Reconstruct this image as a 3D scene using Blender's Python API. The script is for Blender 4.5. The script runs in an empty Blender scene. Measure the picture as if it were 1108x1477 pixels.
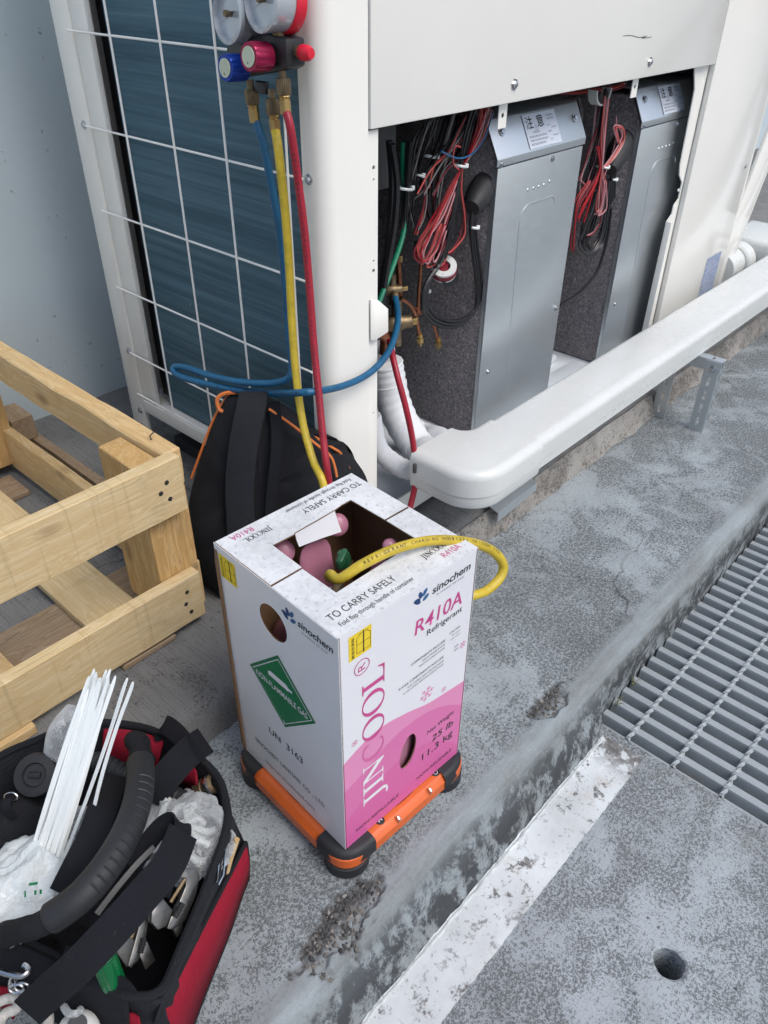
import bpy, bmesh, math, random
from mathutils import Vector, Matrix, noise
random.seed(7)
SC = bpy.context.scene
COL = SC.collection

# ------------------------------------------------------------------ camera, sky, sun, exposure
F_PX, W_PX, H_PX = 1123.545, 1108.0, 1477.0
CAM = Vector((-0.43414, -0.45958, 1.0568))
AX_R = Vector((0.67433, -0.73838, 0.0087)).normalized()
AX_D = Vector((-0.42635, -0.39893, -0.81184)).normalized()
AX_F = Vector((0.60292, 0.54374, -0.58381)).normalized()
cd = bpy.data.cameras.new('camera')
cam = bpy.data.objects.new('camera', cd)
COL.objects.link(cam)
cd.sensor_fit = 'VERTICAL'
cd.sensor_height = 36.0
cd.lens = F_PX / H_PX * 36.0
cd.clip_start, cd.clip_end = 0.02, 500.0
M = Matrix((AX_R, -AX_D, -AX_F)).transposed().to_4x4()
M.translation = CAM
cam.matrix_world = M
SC.camera = cam

SUN_DIR = Vector((0.06, -0.60, 0.85)).normalized()
world = bpy.data.worlds.new('World')
SC.world = world
world.use_nodes = True
wn = world.node_tree
sky = wn.nodes.new('ShaderNodeTexSky')
sky.sky_type = 'NISHITA'
sky.sun_disc = False
sky.sun_elevation = math.asin(SUN_DIR.z)
sky.sun_rotation = math.atan2(SUN_DIR.x, SUN_DIR.y)
sky.air_density = 1.0
sky.dust_density = 3.0
sky.ozone_density = 1.0
bg = wn.nodes['Background']
bg.inputs['Strength'].default_value = 0.13
wn.links.new(sky.outputs[0], bg.inputs['Color'])
sl = bpy.data.lights.new('sun', 'SUN')
sl.energy = 1.3
sl.angle = math.radians(32)
sl.color = (1.0, 0.985, 0.955)
sun = bpy.data.objects.new('sun', sl)
COL.objects.link(sun)
sun.rotation_euler = (-SUN_DIR).to_track_quat('-Z', 'Y').to_euler()
vs = SC.view_settings
vs.view_transform = 'Standard'
vs.look = 'None'
vs.gamma = 1.0
vs.use_curve_mapping = False
vs.exposure = 0.42
SC.cycles.use_denoising = True
SC.cycles.use_adaptive_sampling = True
SC.cycles.adaptive_threshold = 0.025
SC.cycles.max_bounces = 6
SC.cycles.diffuse_bounces = 3
SC.cycles.glossy_bounces = 3
SC.cycles.transparent_max_bounces = 8

# ------------------------------------------------------------------ helpers
def at(px, py, ax, val):
    """the point of the place seen at photo pixel (px, py) on the plane axis = val"""
    d = AX_R * ((px - W_PX / 2) / F_PX) + AX_D * ((py - H_PX / 2) / F_PX) + AX_F
    t = (val - CAM[ax]) / d[ax]
    return CAM + d * t

def onpl(px, py, p0, n):
    d = AX_R * ((px - W_PX / 2) / F_PX) + AX_D * ((py - H_PX / 2) / F_PX) + AX_F
    return CAM + d * ((Vector(p0) - CAM).dot(n) / d.dot(n))

def lin(h):
    h = h.lstrip('#')
    o = []
    for i in (0, 2, 4):
        c = int(h[i:i + 2], 16) / 255
        o.append(c / 12.92 if c <= 0.04045 else ((c + 0.055) / 1.055) ** 2.4)
    return (*o, 1.0)

class MB:
    def __init__(s):
        s.v, s.f = [], []
    def add(s, vs_, fs_):
        b = len(s.v)
        s.v += [Vector(p) for p in vs_]
        s.f += [tuple(i + b for i in f) for f in fs_]
        return s
    def box(s, x0, x1, y0, y1, z0, z1):
        return s.add([(x, y, z) for z in (z0, z1) for y in (y0, y1) for x in (x0, x1)],
                     [(0, 2, 3, 1), (4, 5, 7, 6), (0, 1, 5, 4), (2, 6, 7, 3), (0, 4, 6, 2), (1, 3, 7, 5)])
    def obox(s, c, a, b, d):
        c, a, b, d = map(Vector, (c, a, b, d))
        P = [c + a * i + b * j + d * k for k in (-1, 1) for j in (-1, 1) for i in (-1, 1)]
        return s.add(P, [(0, 2, 3, 1), (4, 5, 7, 6), (0, 1, 5, 4), (2, 6, 7, 3), (0, 4, 6, 2), (1, 3, 7, 5)])
    def prism(s, poly, ext):
        ext = Vector(ext)
        n = len(poly)
        P = [Vector(p) for p in poly]
        return s.add(P + [p + ext for p in P], [tuple(range(n))[::-1], tuple(range(n, 2 * n))] +
                     [(i, (i + 1) % n, n + (i + 1) % n, n + i) for i in range(n)])
    def tube(s, pts, r, seg=8, caps=True, closed=False):
        pts = [Vector(p) for p in pts]
        n = len(pts)
        rr = r if isinstance(r, (list, tuple)) else [r] * n
        u = None
        V = []
        for i, p in enumerate(pts):
            a = pts[(i - 1) % n] if closed else pts[max(i - 1, 0)]
            b = pts[(i + 1) % n] if closed else pts[min(i + 1, n - 1)]
            t = (b - a)
            t = t.normalized() if t.length > 1e-9 else Vector((0, 0, 1))
            if u is None:
                u = t.orthogonal().normalized()
            u = (u - t * u.dot(t))
            u = u.normalized() if u.length > 1e-9 else t.orthogonal().normalized()
            w = t.cross(u)
            for k in range(seg):
                an = 2 * math.pi * k / seg
                V.append(p + (u * math.cos(an) + w * math.sin(an)) * rr[i])
        Fc = []
        for i in range(n if closed else n - 1):
            j = (i + 1) % n
            for k in range(seg):
                l = (k + 1) % seg
                Fc.append((i * seg + k, i * seg + l, j * seg + l, j * seg + k))
        if caps and not closed:
            Fc.append(tuple(range(seg))[::-1])
            Fc.append(tuple(range((n - 1) * seg, n * seg)))
        return s.add(V, Fc)
    def lathe(s, prof, o=(0, 0, 0), ax=(0, 0, 1), seg=24, arc=None, u=None):
        """prof: (radius, height) list along ax"""
        o, ax = Vector(o), Vector(ax).normalized()
        u = Vector(u).normalized() if u else ax.orthogonal().normalized()
        w = ax.cross(u)
        a0, a1 = arc if arc else (0, 2 * math.pi)
        m = seg + 1 if arc else seg
        V = []
        for r, h in prof:
            for k in range(m):
                an = a0 + (a1 - a0) * k / seg
                V.append(o + ax * h + (u * math.cos(an) + w * math.sin(an)) * r)
        Fc = []
        for i in range(len(prof) - 1):
            for k in range(seg):
                l = (k + 1) % m if not arc else k + 1
                Fc.append((i * m + k, i * m + l, (i + 1) * m + l, (i + 1) * m + k))
        if not arc:
            if prof[0][0] > 1e-6:
                Fc.append(tuple(range(m))[::-1])
            if prof[-1][0] > 1e-6:
                Fc.append(tuple(range((len(prof) - 1) * m, len(prof) * m)))
        return s.add(V, Fc)
    def ribbon(s, pts, side, width, thick=0.002):
        pts = [Vector(p) for p in pts]
        n = len(pts)
        sides = [Vector(q) for q in side] if isinstance(side, list) else [Vector(side)] * n
        V = []
        for i, p in enumerate(pts):
            t = (pts[min(i + 1, n - 1)] - pts[max(i - 1, 0)]).normalized()
            sd = sides[i] - t * sides[i].dot(t)
            sd.normalize()
            nn = t.cross(sd)
            wd = width[i] if isinstance(width, list) else width
            for a, b in ((-1, -1), (1, -1), (1, 1), (-1, 1)):
                V.append(p + sd * (a * wd / 2) + nn * (b * thick / 2))
        Fc = [(3, 2, 1, 0), tuple(range(4 * n - 4, 4 * n))]
        for i in range(n - 1):
            for k in range(4):
                l = (k + 1) % 4
                Fc.append((4 * i + k, 4 * i + l, 4 * i + 4 + l, 4 * i + 4 + k))
        return s.add(V, Fc)
    def grid(s, rows, closed=False):
        """rows: list of equal-length point lists"""
        m = len(rows[0])
        V = [p for r in rows for p in r]
        Fc = []
        for i in range(len(rows) - 1):
            for k in range(m if closed else m - 1):
                l = (k + 1) % m
                Fc.append((i * m + k, i * m + l, (i + 1) * m + l, (i + 1) * m + k))
        return s.add(V, Fc)
    def mesh(s, name, bevel=0, bseg=2, smooth=None, jitter=0):
        me = bpy.data.meshes.new(name)
        me.from_pydata([tuple(v) for v in s.v], [], s.f)
        bm = bmesh.new()
        bm.from_mesh(me)
        bmesh.ops.remove_doubles(bm, verts=bm.verts, dist=1e-6)
        bmesh.ops.recalc_face_normals(bm, faces=bm.faces)
        if bevel:
            es = [e for e in bm.edges if len(e.link_faces) == 2 and e.calc_face_angle(0) > 0.5]
            bmesh.ops.bevel(bm, geom=es, offset=bevel, segments=bseg, profile=0.5, affect='EDGES', clamp_overlap=True)
        if jitter:
            for v in bm.verts:
                v.co += noise.noise_vector(v.co * 37) * jitter
        bm.to_mesh(me)
        bm.free()
        if smooth is None:
            smooth = 40
        if smooth:
            me.shade_smooth()
            me.set_sharp_from_angle(angle=math.radians(smooth))
        return me
    def build(s, name, mat, parent=None, **kw):
        return link(name, s.mesh(name, **kw), mat, parent)

def link(name, me, mat, parent=None):
    o = bpy.data.objects.new(name, me)
    COL.objects.link(o)
    if mat is not None:
        me.materials.clear()
        me.materials.append(mat)
    if parent:
        o.parent = parent
    return o

def tag(o, label=None, cat=None, group=None, kind=None):
    if label: o['label'] = label
    if cat: o['category'] = cat
    if group: o['group'] = group
    if kind: o['kind'] = kind
    return o

def thing(name, label, cat, loc=(0, 0, 0), rz=0.0, group=None):
    o = bpy.data.objects.new(name, None)
    o.empty_display_size = 0.05
    COL.objects.link(o)
    o.location = loc
    o.rotation_euler = (0, 0, rz)
    return tag(o, label, cat, group)

def keep(o, root):
    """root stands at the thing's base, the mesh is written in world coordinates"""
    o.matrix_parent_inverse = (Matrix.Translation(root.location) @ root.rotation_euler.to_matrix().to_4x4()).inverted()
    return o

def smoothpath(pts, n=8, closed=False):
    P = [Vector(p) for p in pts]
    out = []
    m = len(P)
    for i in range(m if closed else m - 1):
        if closed:
            a, b, c, d = P[(i - 1) % m], P[i], P[(i + 1) % m], P[(i + 2) % m]
        else:
            a, b, c, d = P[max(i - 1, 0)], P[i], P[i + 1], P[min(i + 2, m - 1)]
        for k in range(n):
            t = k / n
            out.append(0.5 * ((2 * b) + (c - a) * t + (2 * a - 5 * b + 4 * c - d) * t * t + (3 * b - a - 3 * c + d) * t ** 3))
    if not closed:
        out.append(P[-1])
    return out

def shape2d(name, loops, thick, frame, mat, parent=None, smooth=35):
    """filled outline with holes, thickness both ways; frame = 4x4 placing the xy plane"""
    cu = bpy.data.curves.new(name, 'CURVE')
    cu.dimensions = '2D'
    cu.fill_mode = 'BOTH'
    cu.extrude = thick / 2
    for lp in loops:
        sp = cu.splines.new('POLY')
        sp.points.add(len(lp) - 1)
        for q, p in zip(sp.points, lp):
            q.co = (p[0], p[1], 0, 1)
        sp.use_cyclic_u = True
    tmp = bpy.data.objects.new('tmp', cu)
    COL.objects.link(tmp)
    dg = bpy.context.evaluated_depsgraph_get()
    me = bpy.data.meshes.new_from_object(tmp.evaluated_get(dg))
    bpy.data.objects.remove(tmp)
    bpy.data.curves.remove(cu)
    me.transform(frame)
    me.name = name
    if smooth:
        me.shade_smooth()
        me.set_sharp_from_angle(angle=math.radians(smooth))
    return link(name, me, mat, parent)

def frame(o, x, y):
    x, y = Vector(x).normalized(), Vector(y).normalized()
    z = x.cross(y)
    m = Matrix((x, y, z)).transposed().to_4x4()
    m.translation = Vector(o)
    return m

def textmesh(body, size=1.0, bold=0.0, shear=0.0, extrude=0.0, space=1.0):
    cu = bpy.data.curves.new('t', 'FONT')
    cu.body = body
    cu.size = size
    cu.offset = bold * 0.8
    cu.shear = shear
    cu.extrude = extrude
    cu.space_character = space
    cu.resolution_u = 6
    tmp = bpy.data.objects.new('tmp', cu)
    COL.objects.link(tmp)
    dg = bpy.context.evaluated_depsgraph_get()
    me = bpy.data.meshes.new_from_object(tmp.evaluated_get(dg))
    bpy.data.objects.remove(tmp)
    bpy.data.curves.remove(cu)
    return me

def text(body, fr, x0, x1, y, mat, parent, height=None, bold=0.0, shear=0.0, space=1.0, rot=0.0):
    """lettering from x0 to x1 on baseline y of the plane fr (lifted 0.35 mm)"""
    me = textmesh(body, 1.0, bold, shear, 0.0, space)
    if not me.vertices:
        return None
    xs = [v.co.x for v in me.vertices]
    w = max(xs) - min(xs)
    k = (x1 - x0) / w
    ky = k if height is None else height / 0.72
    me.transform(fr @ Matrix.Translation((x0, y, 0.00035)) @ Matrix.Rotation(rot, 4, 'Z') @
                 Matrix.Diagonal((k, ky, 1, 1)) @ Matrix.Translation((-min(xs), 0, 0)))
    me.name = 'lettering'
    return link('lettering', me, mat, parent)

def flat(loop, fr, mat, parent, name='print_mark', lift=0.0003):
    me = bpy.data.meshes.new(name)
    me.from_pydata([tuple(fr @ Vector((p[0], p[1], lift))) for p in loop], [], [tuple(range(len(loop)))])
    return link(name, me, mat, parent)

def bars(fr, rows, mat, parent, shift=None):
    """rows of print too small to read: broken strokes"""
    rb = random.Random(5)
    mb = MB()
    for (x, y, w, h) in rows:
        p = 0.0
        while p < w - 0.0008:
            l = min(rb.uniform(0.5, 1.1) * h, w - p)
            for (a, b) in ((0.05, 0.28), (0.6, 0.85)):
                q = [(x + p, y + h * a), (x + p + l, y + h * a), (x + p + l * rb.uniform(.6, 1), y + h * b), (x + p, y + h * b)]
                mb.add([fr @ Vector((u, v, 0.0004)) for u, v in q], [(0, 1, 2, 3)])
            p += l + 0.3 * h
    if shift:
        mb.v = [v + shift for v in mb.v]
    return mb.build('fine_print', mat, parent, smooth=0)

def circ(cx, cy, rx, ry=None, n=28):
    ry = ry or rx
    return [(cx + rx * math.cos(2 * math.pi * k / n), cy + ry * math.sin(2 * math.pi * k / n)) for k in range(n)]

def stadium(cx, cy, w, h, n=8):
    r = w / 2
    out = []
    for k in range(n + 1):
        a = math.pi * k / n
        out.append((cx + r * math.cos(a), cy + h / 2 - r + r * math.sin(a)))
    for k in range(n + 1):
        a = math.pi + math.pi * k / n
        out.append((cx + r * math.cos(a), cy - h / 2 + r + r * math.sin(a)))
    return out

# ------------------------------------------------------------------ materials
class NT:
    def __init__(s, name):
        s.m = bpy.data.materials.new(name)
        s.m.use_nodes = True
        s.t = s.m.node_tree
        s.b = s.t.nodes['Principled BSDF']
    def n(s, typ, **kw):
        nd = s.t.nodes.new('ShaderNode' + typ)
        for k, v in kw.items():
            if k.startswith('_'):
                setattr(nd, k[1:], v)
            else:
                key = int(k[1:]) if k[0] == 'i' and k[1:].isdigit() else k.replace('_', ' ')
                s.put(nd.inputs[key], v)
        return nd
    def put(s, sock, v):
        if isinstance(v, bpy.types.NodeSocket):
            s.t.links.new(v, sock)
        elif isinstance(v, bpy.types.Node):
            s.t.links.new(v.outputs[0], sock)
        else:
            sock.default_value = v
    def set(s, **kw):
        for k, v in kw.items():
            s.put(s.b.inputs[k.replace('_', ' ')], v)
    def coord(s, scale=(1, 1, 1), rot=(0, 0, 0), which='Object', rnd=False):
        tc = s.n('TexCoord')
        src = tc.outputs[which]
        if rnd:
            oi = s.n('ObjectInfo')
            mul = s.n('VectorMath', _operation='MULTIPLY_ADD', i0=(1, 1, 1), i1=(7.3, 3.1, 5.7), i2=src)
            cmb = s.n('CombineXYZ', X=oi.outputs['Random'], Y=oi.outputs['Random'], Z=oi.outputs['Random'])
            s.put(mul.inputs[0], cmb)
            src = mul.outputs[0]
        return s.n('Mapping', Vector=src, Scale=scale, Rotation=rot).outputs[0]
    def noise(s, vec, scale, detail=4, rough=0.55, dist=0.0):
        return s.n('TexNoise', Vector=vec, Scale=scale, Detail=detail, Roughness=rough, Distortion=dist).outputs[0]
    def ramp(s, fac, *stops, interp='LINEAR'):
        r = s.n('ValToRGB', Fac=fac)
        e = r.color_ramp.elements
        r.color_ramp.interpolation = interp
        while len(e) < len(stops):
            e.new(0.5)
        for q, (p, c) in zip(e, stops):
            q.position = p
            q.color = c if len(c) == 4 else (*c, 1)
        return r.outputs[0]
    def mix(s, fac, a, b, mode='MIX'):
        m = s.n('Mix', _data_type='RGBA', _blend_type=mode)
        s.put(m.inputs[0], fac)
        s.put(m.inputs[6], a)
        s.put(m.inputs[7], b)
        return m.outputs[2]
    def math(s, op, a, b=0.0, c=0.0):
        m = s.n('Math', _operation=op)
        s.put(m.inputs[0], a)
        s.put(m.inputs[1], b)
        s.put(m.inputs[2], c)
        return m.outputs[0]
    def bump(s, h, strength=0.3, dist=0.002, normal=None):
        b = s.n('Bump', Height=h, Strength=strength, Distance=dist)
        if normal:
            s.put(b.inputs['Normal'], normal)
        s.put(s.b.inputs['Normal'], b.outputs[0])
        return b.outputs[0]

def g(v):
    return (v, v, v, 1)

def plain(name, c, rough=0.5, metal=0.0, var=0.08, rvar=0.05, scale=14.0, bump=0.0, bscale=120.0, **kw):
    """a paint, plastic or metal with faint mottling"""
    k = NT(name)
    c = lin(c) if isinstance(c, str) else c
    v = k.coord(rnd=True)
    n = k.noise(v, scale, 5, 0.6)
    lo = tuple(x * (1 - var) for x in c[:3]) + (1,)
    hi = tuple(min(1, x * (1 + var)) for x in c[:3]) + (1,)
    k.set(Base_Color=k.ramp(n, (0.3, lo), (0.7, hi)), Metallic=metal)
    k.set(Roughness=k.ramp(k.noise(v, scale * 2.3, 4), (0.3, g(max(0.02, rough - rvar))), (0.7, g(min(1, rough + rvar)))))
    if bump:
        k.bump(k.noise(v, bscale, 3), bump, 0.001)
    for q, val in kw.items():
        k.set(**{q: val})
    return k.m

def concrete(name, light, mid, dark, blotch=2.2, speck=70.0, amount=0.5, brushed=False, stain=None, chip=False):
    k = NT(name)
    v = k.coord()
    big = k.noise(v, blotch, 6, 0.62, 0.4)
    col = k.mix(k.ramp(big, (0.35, g(0)), (0.66, g(1))), light, mid)
    pat = k.noise(v, blotch * 4.5, 5, 0.65, 0.8)
    # patches of black mould specks: fine grain gated by the larger patches
    fine = k.math('ADD', k.math('MULTIPLY', k.noise(v, speck * 2.2, 4, 0.75), 0.55), k.math('MULTIPLY', k.noise(v, speck * 5.5, 3, 0.7), 0.45))
    gate = k.ramp(k.math('ADD', k.math('MULTIPLY', pat, 0.62), k.math('MULTIPLY', big, 0.38)), (0.58 - amount * 0.25, g(0)), (0.68 - amount * 0.21, g(1)))
    sp = k.ramp(k.math('ADD', fine, k.math('MULTIPLY', k.math('SUBTRACT', gate, 0.60), 0.10)), (0.505, g(0)), (0.55, g(1)))
    sp2 = k.math('MULTIPLY', k.ramp(k.noise(v, speck * 2.4, 3, 0.6), (0.58, g(0)), (0.66, g(1))), 0.55)
    col = k.mix(k.math('MULTIPLY', sp, 0.68), col, dark)
    col = k.mix(sp2, col, mid)
    dots = k.ramp(k.n('TexVoronoi', Vector=v, Scale=speck * 0.62).outputs[0], (0.1, g(1)), (0.17, g(0)))
    dm = k.ramp(k.noise(v, speck * 0.31, 2), (0.55, g(0)), (0.62, g(1)))
    col = k.mix(k.math('MULTIPLY', k.math('MULTIPLY', dots, dm), 0.75), col, dark)
    # hairline cracks, only here and there
    vd = k.n('VectorMath', _operation='MULTIPLY_ADD', i1=(0.09, 0.09, 0.09), i2=v)
    k.put(vd.inputs[0], k.n('TexNoise', Vector=v, Scale=9.0, Detail=4.0).outputs[1])
    ed = k.n('TexVoronoi', _feature='DISTANCE_TO_EDGE', Vector=vd.outputs[0], Scale=2.1).outputs[0]
    ck = k.math('MULTIPLY', k.ramp(ed, (0.0015, g(1)), (0.0045, g(0))), k.ramp(k.noise(v, 1.7, 3), (0.52, g(0)), (0.6, g(1))))
    col = k.mix(k.math('MULTIPLY', ck, 0.75), col, dark)
    h = k.math('ADD', fine, k.math('MULTIPLY', pat, 1.5))
    if stain:
        st = k.ramp(k.noise(v, 3.4, 5, 0.7), (0.56, g(0)), (0.72, g(1)))
        col = k.mix(k.math('MULTIPLY', st, 0.55), col, stain)
    if brushed:
        vb = k.coord(scale=(1, 0.018, 1))
        br = k.noise(vb, 420, 3, 0.7)
        gr = k.ramp(br, (0.36, g(0.66)), (0.5, g(1.0)))
        col = k.mix(0.75, col, gr, 'MULTIPLY')
        h = k.math('ADD', h, k.math('MULTIPLY', br, 3.0))
    if chip:
        a = k.n('Attribute', _attribute_name='chip')
        agg = k.ramp(k.noise(v, 200, 4, 0.7), (0.4, g(0.02)), (0.62, g(0.11)))
        col = k.mix(a.outputs['Fac'], col, agg)
        dk = k.n('Attribute', _attribute_name='grime_shade')
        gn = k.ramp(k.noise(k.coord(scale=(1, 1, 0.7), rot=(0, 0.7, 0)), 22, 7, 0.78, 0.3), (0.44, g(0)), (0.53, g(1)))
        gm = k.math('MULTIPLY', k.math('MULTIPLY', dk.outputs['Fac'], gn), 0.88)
        
        sm = k.n('Attribute', _attribute_name='trowel')
        tn = k.mix(k.ramp(k.noise(k.coord(scale=(0.25, 1, 1)), 18, 6, 0.65), (0.35, g(0)), (0.65, g(1))), (0.29, 0.33, 0.35, 1), (0.17, 0.182, 0.182, 1))
        col = k.mix(k.math('MULTIPLY', sm.outputs['Fac'], 0.85), col, tn)
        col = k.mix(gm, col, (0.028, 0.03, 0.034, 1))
    k.set(Base_Color=col, Roughness=0.9)
    k.b.inputs['Specular IOR Level'].default_value = 0.25
    k.bump(h, 0.55, 0.0022)
    return k.m

MAT = {}
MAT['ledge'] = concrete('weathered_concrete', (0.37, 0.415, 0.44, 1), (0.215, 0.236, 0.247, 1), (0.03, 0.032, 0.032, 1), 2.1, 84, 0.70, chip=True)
MAT['ground'] = concrete('pavement_concrete', (0.37, 0.41, 0.435, 1), (0.22, 0.24, 0.248, 1), (0.038, 0.039, 0.037, 1), 2.5, 84, 0.84, stain=(0.13, 0.125, 0.115, 1))
MAT['slab'] = concrete('brushed_concrete', (0.24, 0.243, 0.24, 1), (0.165, 0.167, 0.166, 1), (0.045, 0.04, 0.041, 1), 3.0, 90, 0.3, brushed=True)
MAT['mortar'] = concrete('mortar_concrete', (0.36, 0.35, 0.33, 1), (0.2, 0.19, 0.175, 1), (0.05, 0.045, 0.04, 1), 5.0, 60, 0.55, stain=(0.13, 0.1, 0.075, 1))

def wall_mat():
    k = NT('painted_render')
    v = k.coord()
    n = k.noise(v, 1.6, 6, 0.6)
    col = k.mix(n, (0.47, 0.555, 0.60, 1), (0.54, 0.62, 0.655, 1))
    sp = k.ramp(k.noise(v, 38, 3, 0.6), (0.665, g(0)), (0.70, g(1)))
    col = k.mix(k.math('MULTIPLY', sp, 0.55), col, (0.10, 0.105, 0.11, 1))
    sc = k.ramp(k.noise(k.coord(scale=(6, 1, 0.6)), 14, 4, 0.7), (0.66, g(0)), (0.74, g(1)))
    col = k.mix(k.math('MULTIPLY', sc, 0.3), col, (0.18, 0.18, 0.18, 1))
    k.set(Base_Color=col, Roughness=0.75)
    k.bump(k.math('ADD', n, k.noise(v, 60, 4)), 0.3, 0.003)
    return k.m
MAT['wall'] = wall_mat()

def strip_paint():
    k = NT('worn_white_paint')
    v = k.coord()
    chips = k.ramp(k.noise(v, 30, 7, 0.78, 0.3), (0.555, g(0)), (0.60, g(1)))
    gate = k.ramp(k.noise(v, 6, 3), (0.38, g(0)), (0.52, g(1)))
    end = k.n('SeparateXYZ', Vector=k.n('TexCoord').outputs['Object'])
    tone = k.mix(k.ramp(k.noise(v, 7, 5), (0.35, g(0)), (0.65, g(1))), (0.66, 0.70, 0.715, 1), (0.46, 0.485, 0.49, 1))
    rust = k.ramp(k.noise(v, 13, 6, 0.75), (0.54, g(0)), (0.68, g(1)))
    tone = k.mix(k.math('MULTIPLY', rust, 0.45), tone, (0.40, 0.32, 0.25, 1))
    nearend = k.ramp(k.math('ADD', end.outputs[0], k.math('MULTIPLY', k.noise(v, 40, 4), 0.05)), (0.55, g(0)), (0.60, g(1)))
    worn = k.math('ADD', k.math('MULTIPLY', chips, gate), k.math('MULTIPLY', nearend, k.ramp(k.noise(v, 55, 4, 0.7), (0.42, g(0)), (0.52, g(0.9)))))
    col = k.mix(worn, tone, (0.13, 0.125, 0.12, 1))
    fine = k.ramp(k.noise(v, 130, 3), (0.63, g(0)), (0.68, g(1)))
    col = k.mix(k.math('MULTIPLY', fine, 0.6), col, (0.22, 0.21, 0.2, 1))
    k.set(Base_Color=col, Roughness=0.8)
    k.bump(k.math('SUBTRACT', k.noise(v, 60, 4), worn), 0.5, 0.0015)
    return k.m
MAT['strip'] = strip_paint()

def wood(name, a, b, c, saw=0.35):
    """grain runs along the board's own X"""
    k = NT(name)
    v = k.coord(rnd=True)
    warp = k.noise(k.coord(scale=(0.8, 6, 6), rnd=True), 2.2, 3, 0.5)
    vs_ = k.n('VectorMath', _operation='ADD', i0=k.coord(scale=(0.35, 9, 9), rnd=True), i1=(0, 0, 0))
    cw = k.n('CombineXYZ', X=0.0, Y=k.math('MULTIPLY', warp, 1.6), Z=k.math('MULTIPLY', warp, 1.6))
    k.put(vs_.inputs[1], cw)
    rings = k.noise(vs_.outputs[0], 9, 4, 0.6)
    col = k.ramp(rings, (0.3, a), (0.48, b), (0.56, a), (0.68, c))
    fib = k.noise(k.coord(scale=(4, 160, 160), rnd=True), 2.0, 4, 0.7)
    col = k.mix(k.math('MULTIPLY', k.ramp(fib, (0.45, g(0)), (0.7, g(1))), 0.35), col, c)
    knot = k.ramp(k.n('TexVoronoi', Vector=k.coord(scale=(4.5, 9, 9), rnd=True), Scale=1.0).outputs[0], (0.05, g(1)), (0.16, g(0)))
    col = k.mix(k.math('MULTIPLY', knot, 0.75), col, (0.16, 0.085, 0.035, 1))
    sawn = k.noise(k.coord(scale=(70, 3, 3), rot=(0, 0.12, 0.1), rnd=True), 1.0, 4, 0.7)
    col = k.mix(k.math('MULTIPLY', k.ramp(sawn, (0.55, g(0)), (0.68, g(1))), saw), col, (0.27, 0.19, 0.09, 1))
    dirt = k.ramp(k.noise(v, 9, 5, 0.65), (0.58, g(0)), (0.74, g(1)))
    col = k.mix(k.math('MULTIPLY', dirt, 0.25), col, (0.2, 0.15, 0.1, 1))
    k.set(Base_Color=col, Roughness=0.75)
    k.bump(k.math('ADD', k.math('MULTIPLY', fib, 0.7), k.math('MULTIPLY', sawn, 0.8)), 0.6, 0.0016)
    return k.m
MAT['wood'] = wood('sawn_pine', (0.66, 0.53, 0.32, 1), (0.56, 0.41, 0.21, 1), (0.50, 0.37, 0.19, 1))
MAT['wood2'] = wood('planed_pine', (0.66, 0.49, 0.26, 1), (0.55, 0.36, 0.16, 1), (0.48, 0.33, 0.16, 1), 0.08)
MAT['wood3'] = wood('greyed_pine', (0.36, 0.27, 0.18, 1), (0.25, 0.17, 0.1, 1), (0.2, 0.15, 0.1, 1), 0.3)
MAT['bark'] = plain('dark_bark', (0.13, 0.085, 0.05, 1), 0.9, var=0.5, scale=60)

MAT['white'] = plain('cream_enamel', (0.83, 0.82, 0.77, 1), 0.12, var=0.03, rvar=0.012, scale=2.2)
MAT['white2'] = plain('ivory_duct_plastic', (0.63, 0.65, 0.635, 1), 0.27, var=0.03, rvar=0.03, scale=5)
MAT['wire_white'] = plain('white_wire_coating', (0.86, 0.86, 0.83, 1), 0.4)
MAT['blackp'] = plain('black_plastic', (0.018, 0.018, 0.02, 1), 0.42)
MAT['rubber'] = plain('black_rubber', (0.016, 0.017, 0.02, 1), 0.6, bump=0.2)
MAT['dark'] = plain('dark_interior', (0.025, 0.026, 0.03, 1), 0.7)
MAT['greyp'] = plain('grey_terminal_box', (0.06, 0.062, 0.065, 1), 0.6)
MAT['brass'] = plain('brass', (0.55, 0.38, 0.16, 1), 0.35, 1.0, var=0.2, scale=60)
MAT['brassd'] = plain('old_brass', (0.22, 0.165, 0.10, 1), 0.5, 0.85, var=0.35, scale=80)
MAT['copper'] = plain('copper_pipe', (0.45, 0.19, 0.11, 1), 0.4, 1.0, var=0.25, scale=50)
MAT['chrome'] = plain('bright_steel', (0.55, 0.56, 0.57, 1), 0.25, 1.0, var=0.15, scale=60)
MAT['toolsteel'] = plain('satin_tool_steel', (0.14, 0.138, 0.135, 1), 0.36, 0.9, var=0.3, scale=70)
MAT['darksteel'] = plain('dark_steel', (0.1, 0.1, 0.1, 1), 0.45, 0.9)

def galv():
    k = NT('galvanised_sheet')
    v = k.coord()
    n = k.noise(v, 3.0, 4, 0.5)
    vo = k.n('TexVoronoi', Vector=v, Scale=90.0)
    col = k.mix(n, (0.56, 0.60, 0.63, 1), (0.64, 0.68, 0.70, 1))
    k.set(Base_Color=col, Metallic=0.82)
    k.set(Roughness=k.ramp(k.noise(k.coord(scale=(1, 1, 6)), 20, 3), (0.3, g(0.32)), (0.7, g(0.42))))
    return k.m
MAT['galv'] = galv()

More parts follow.
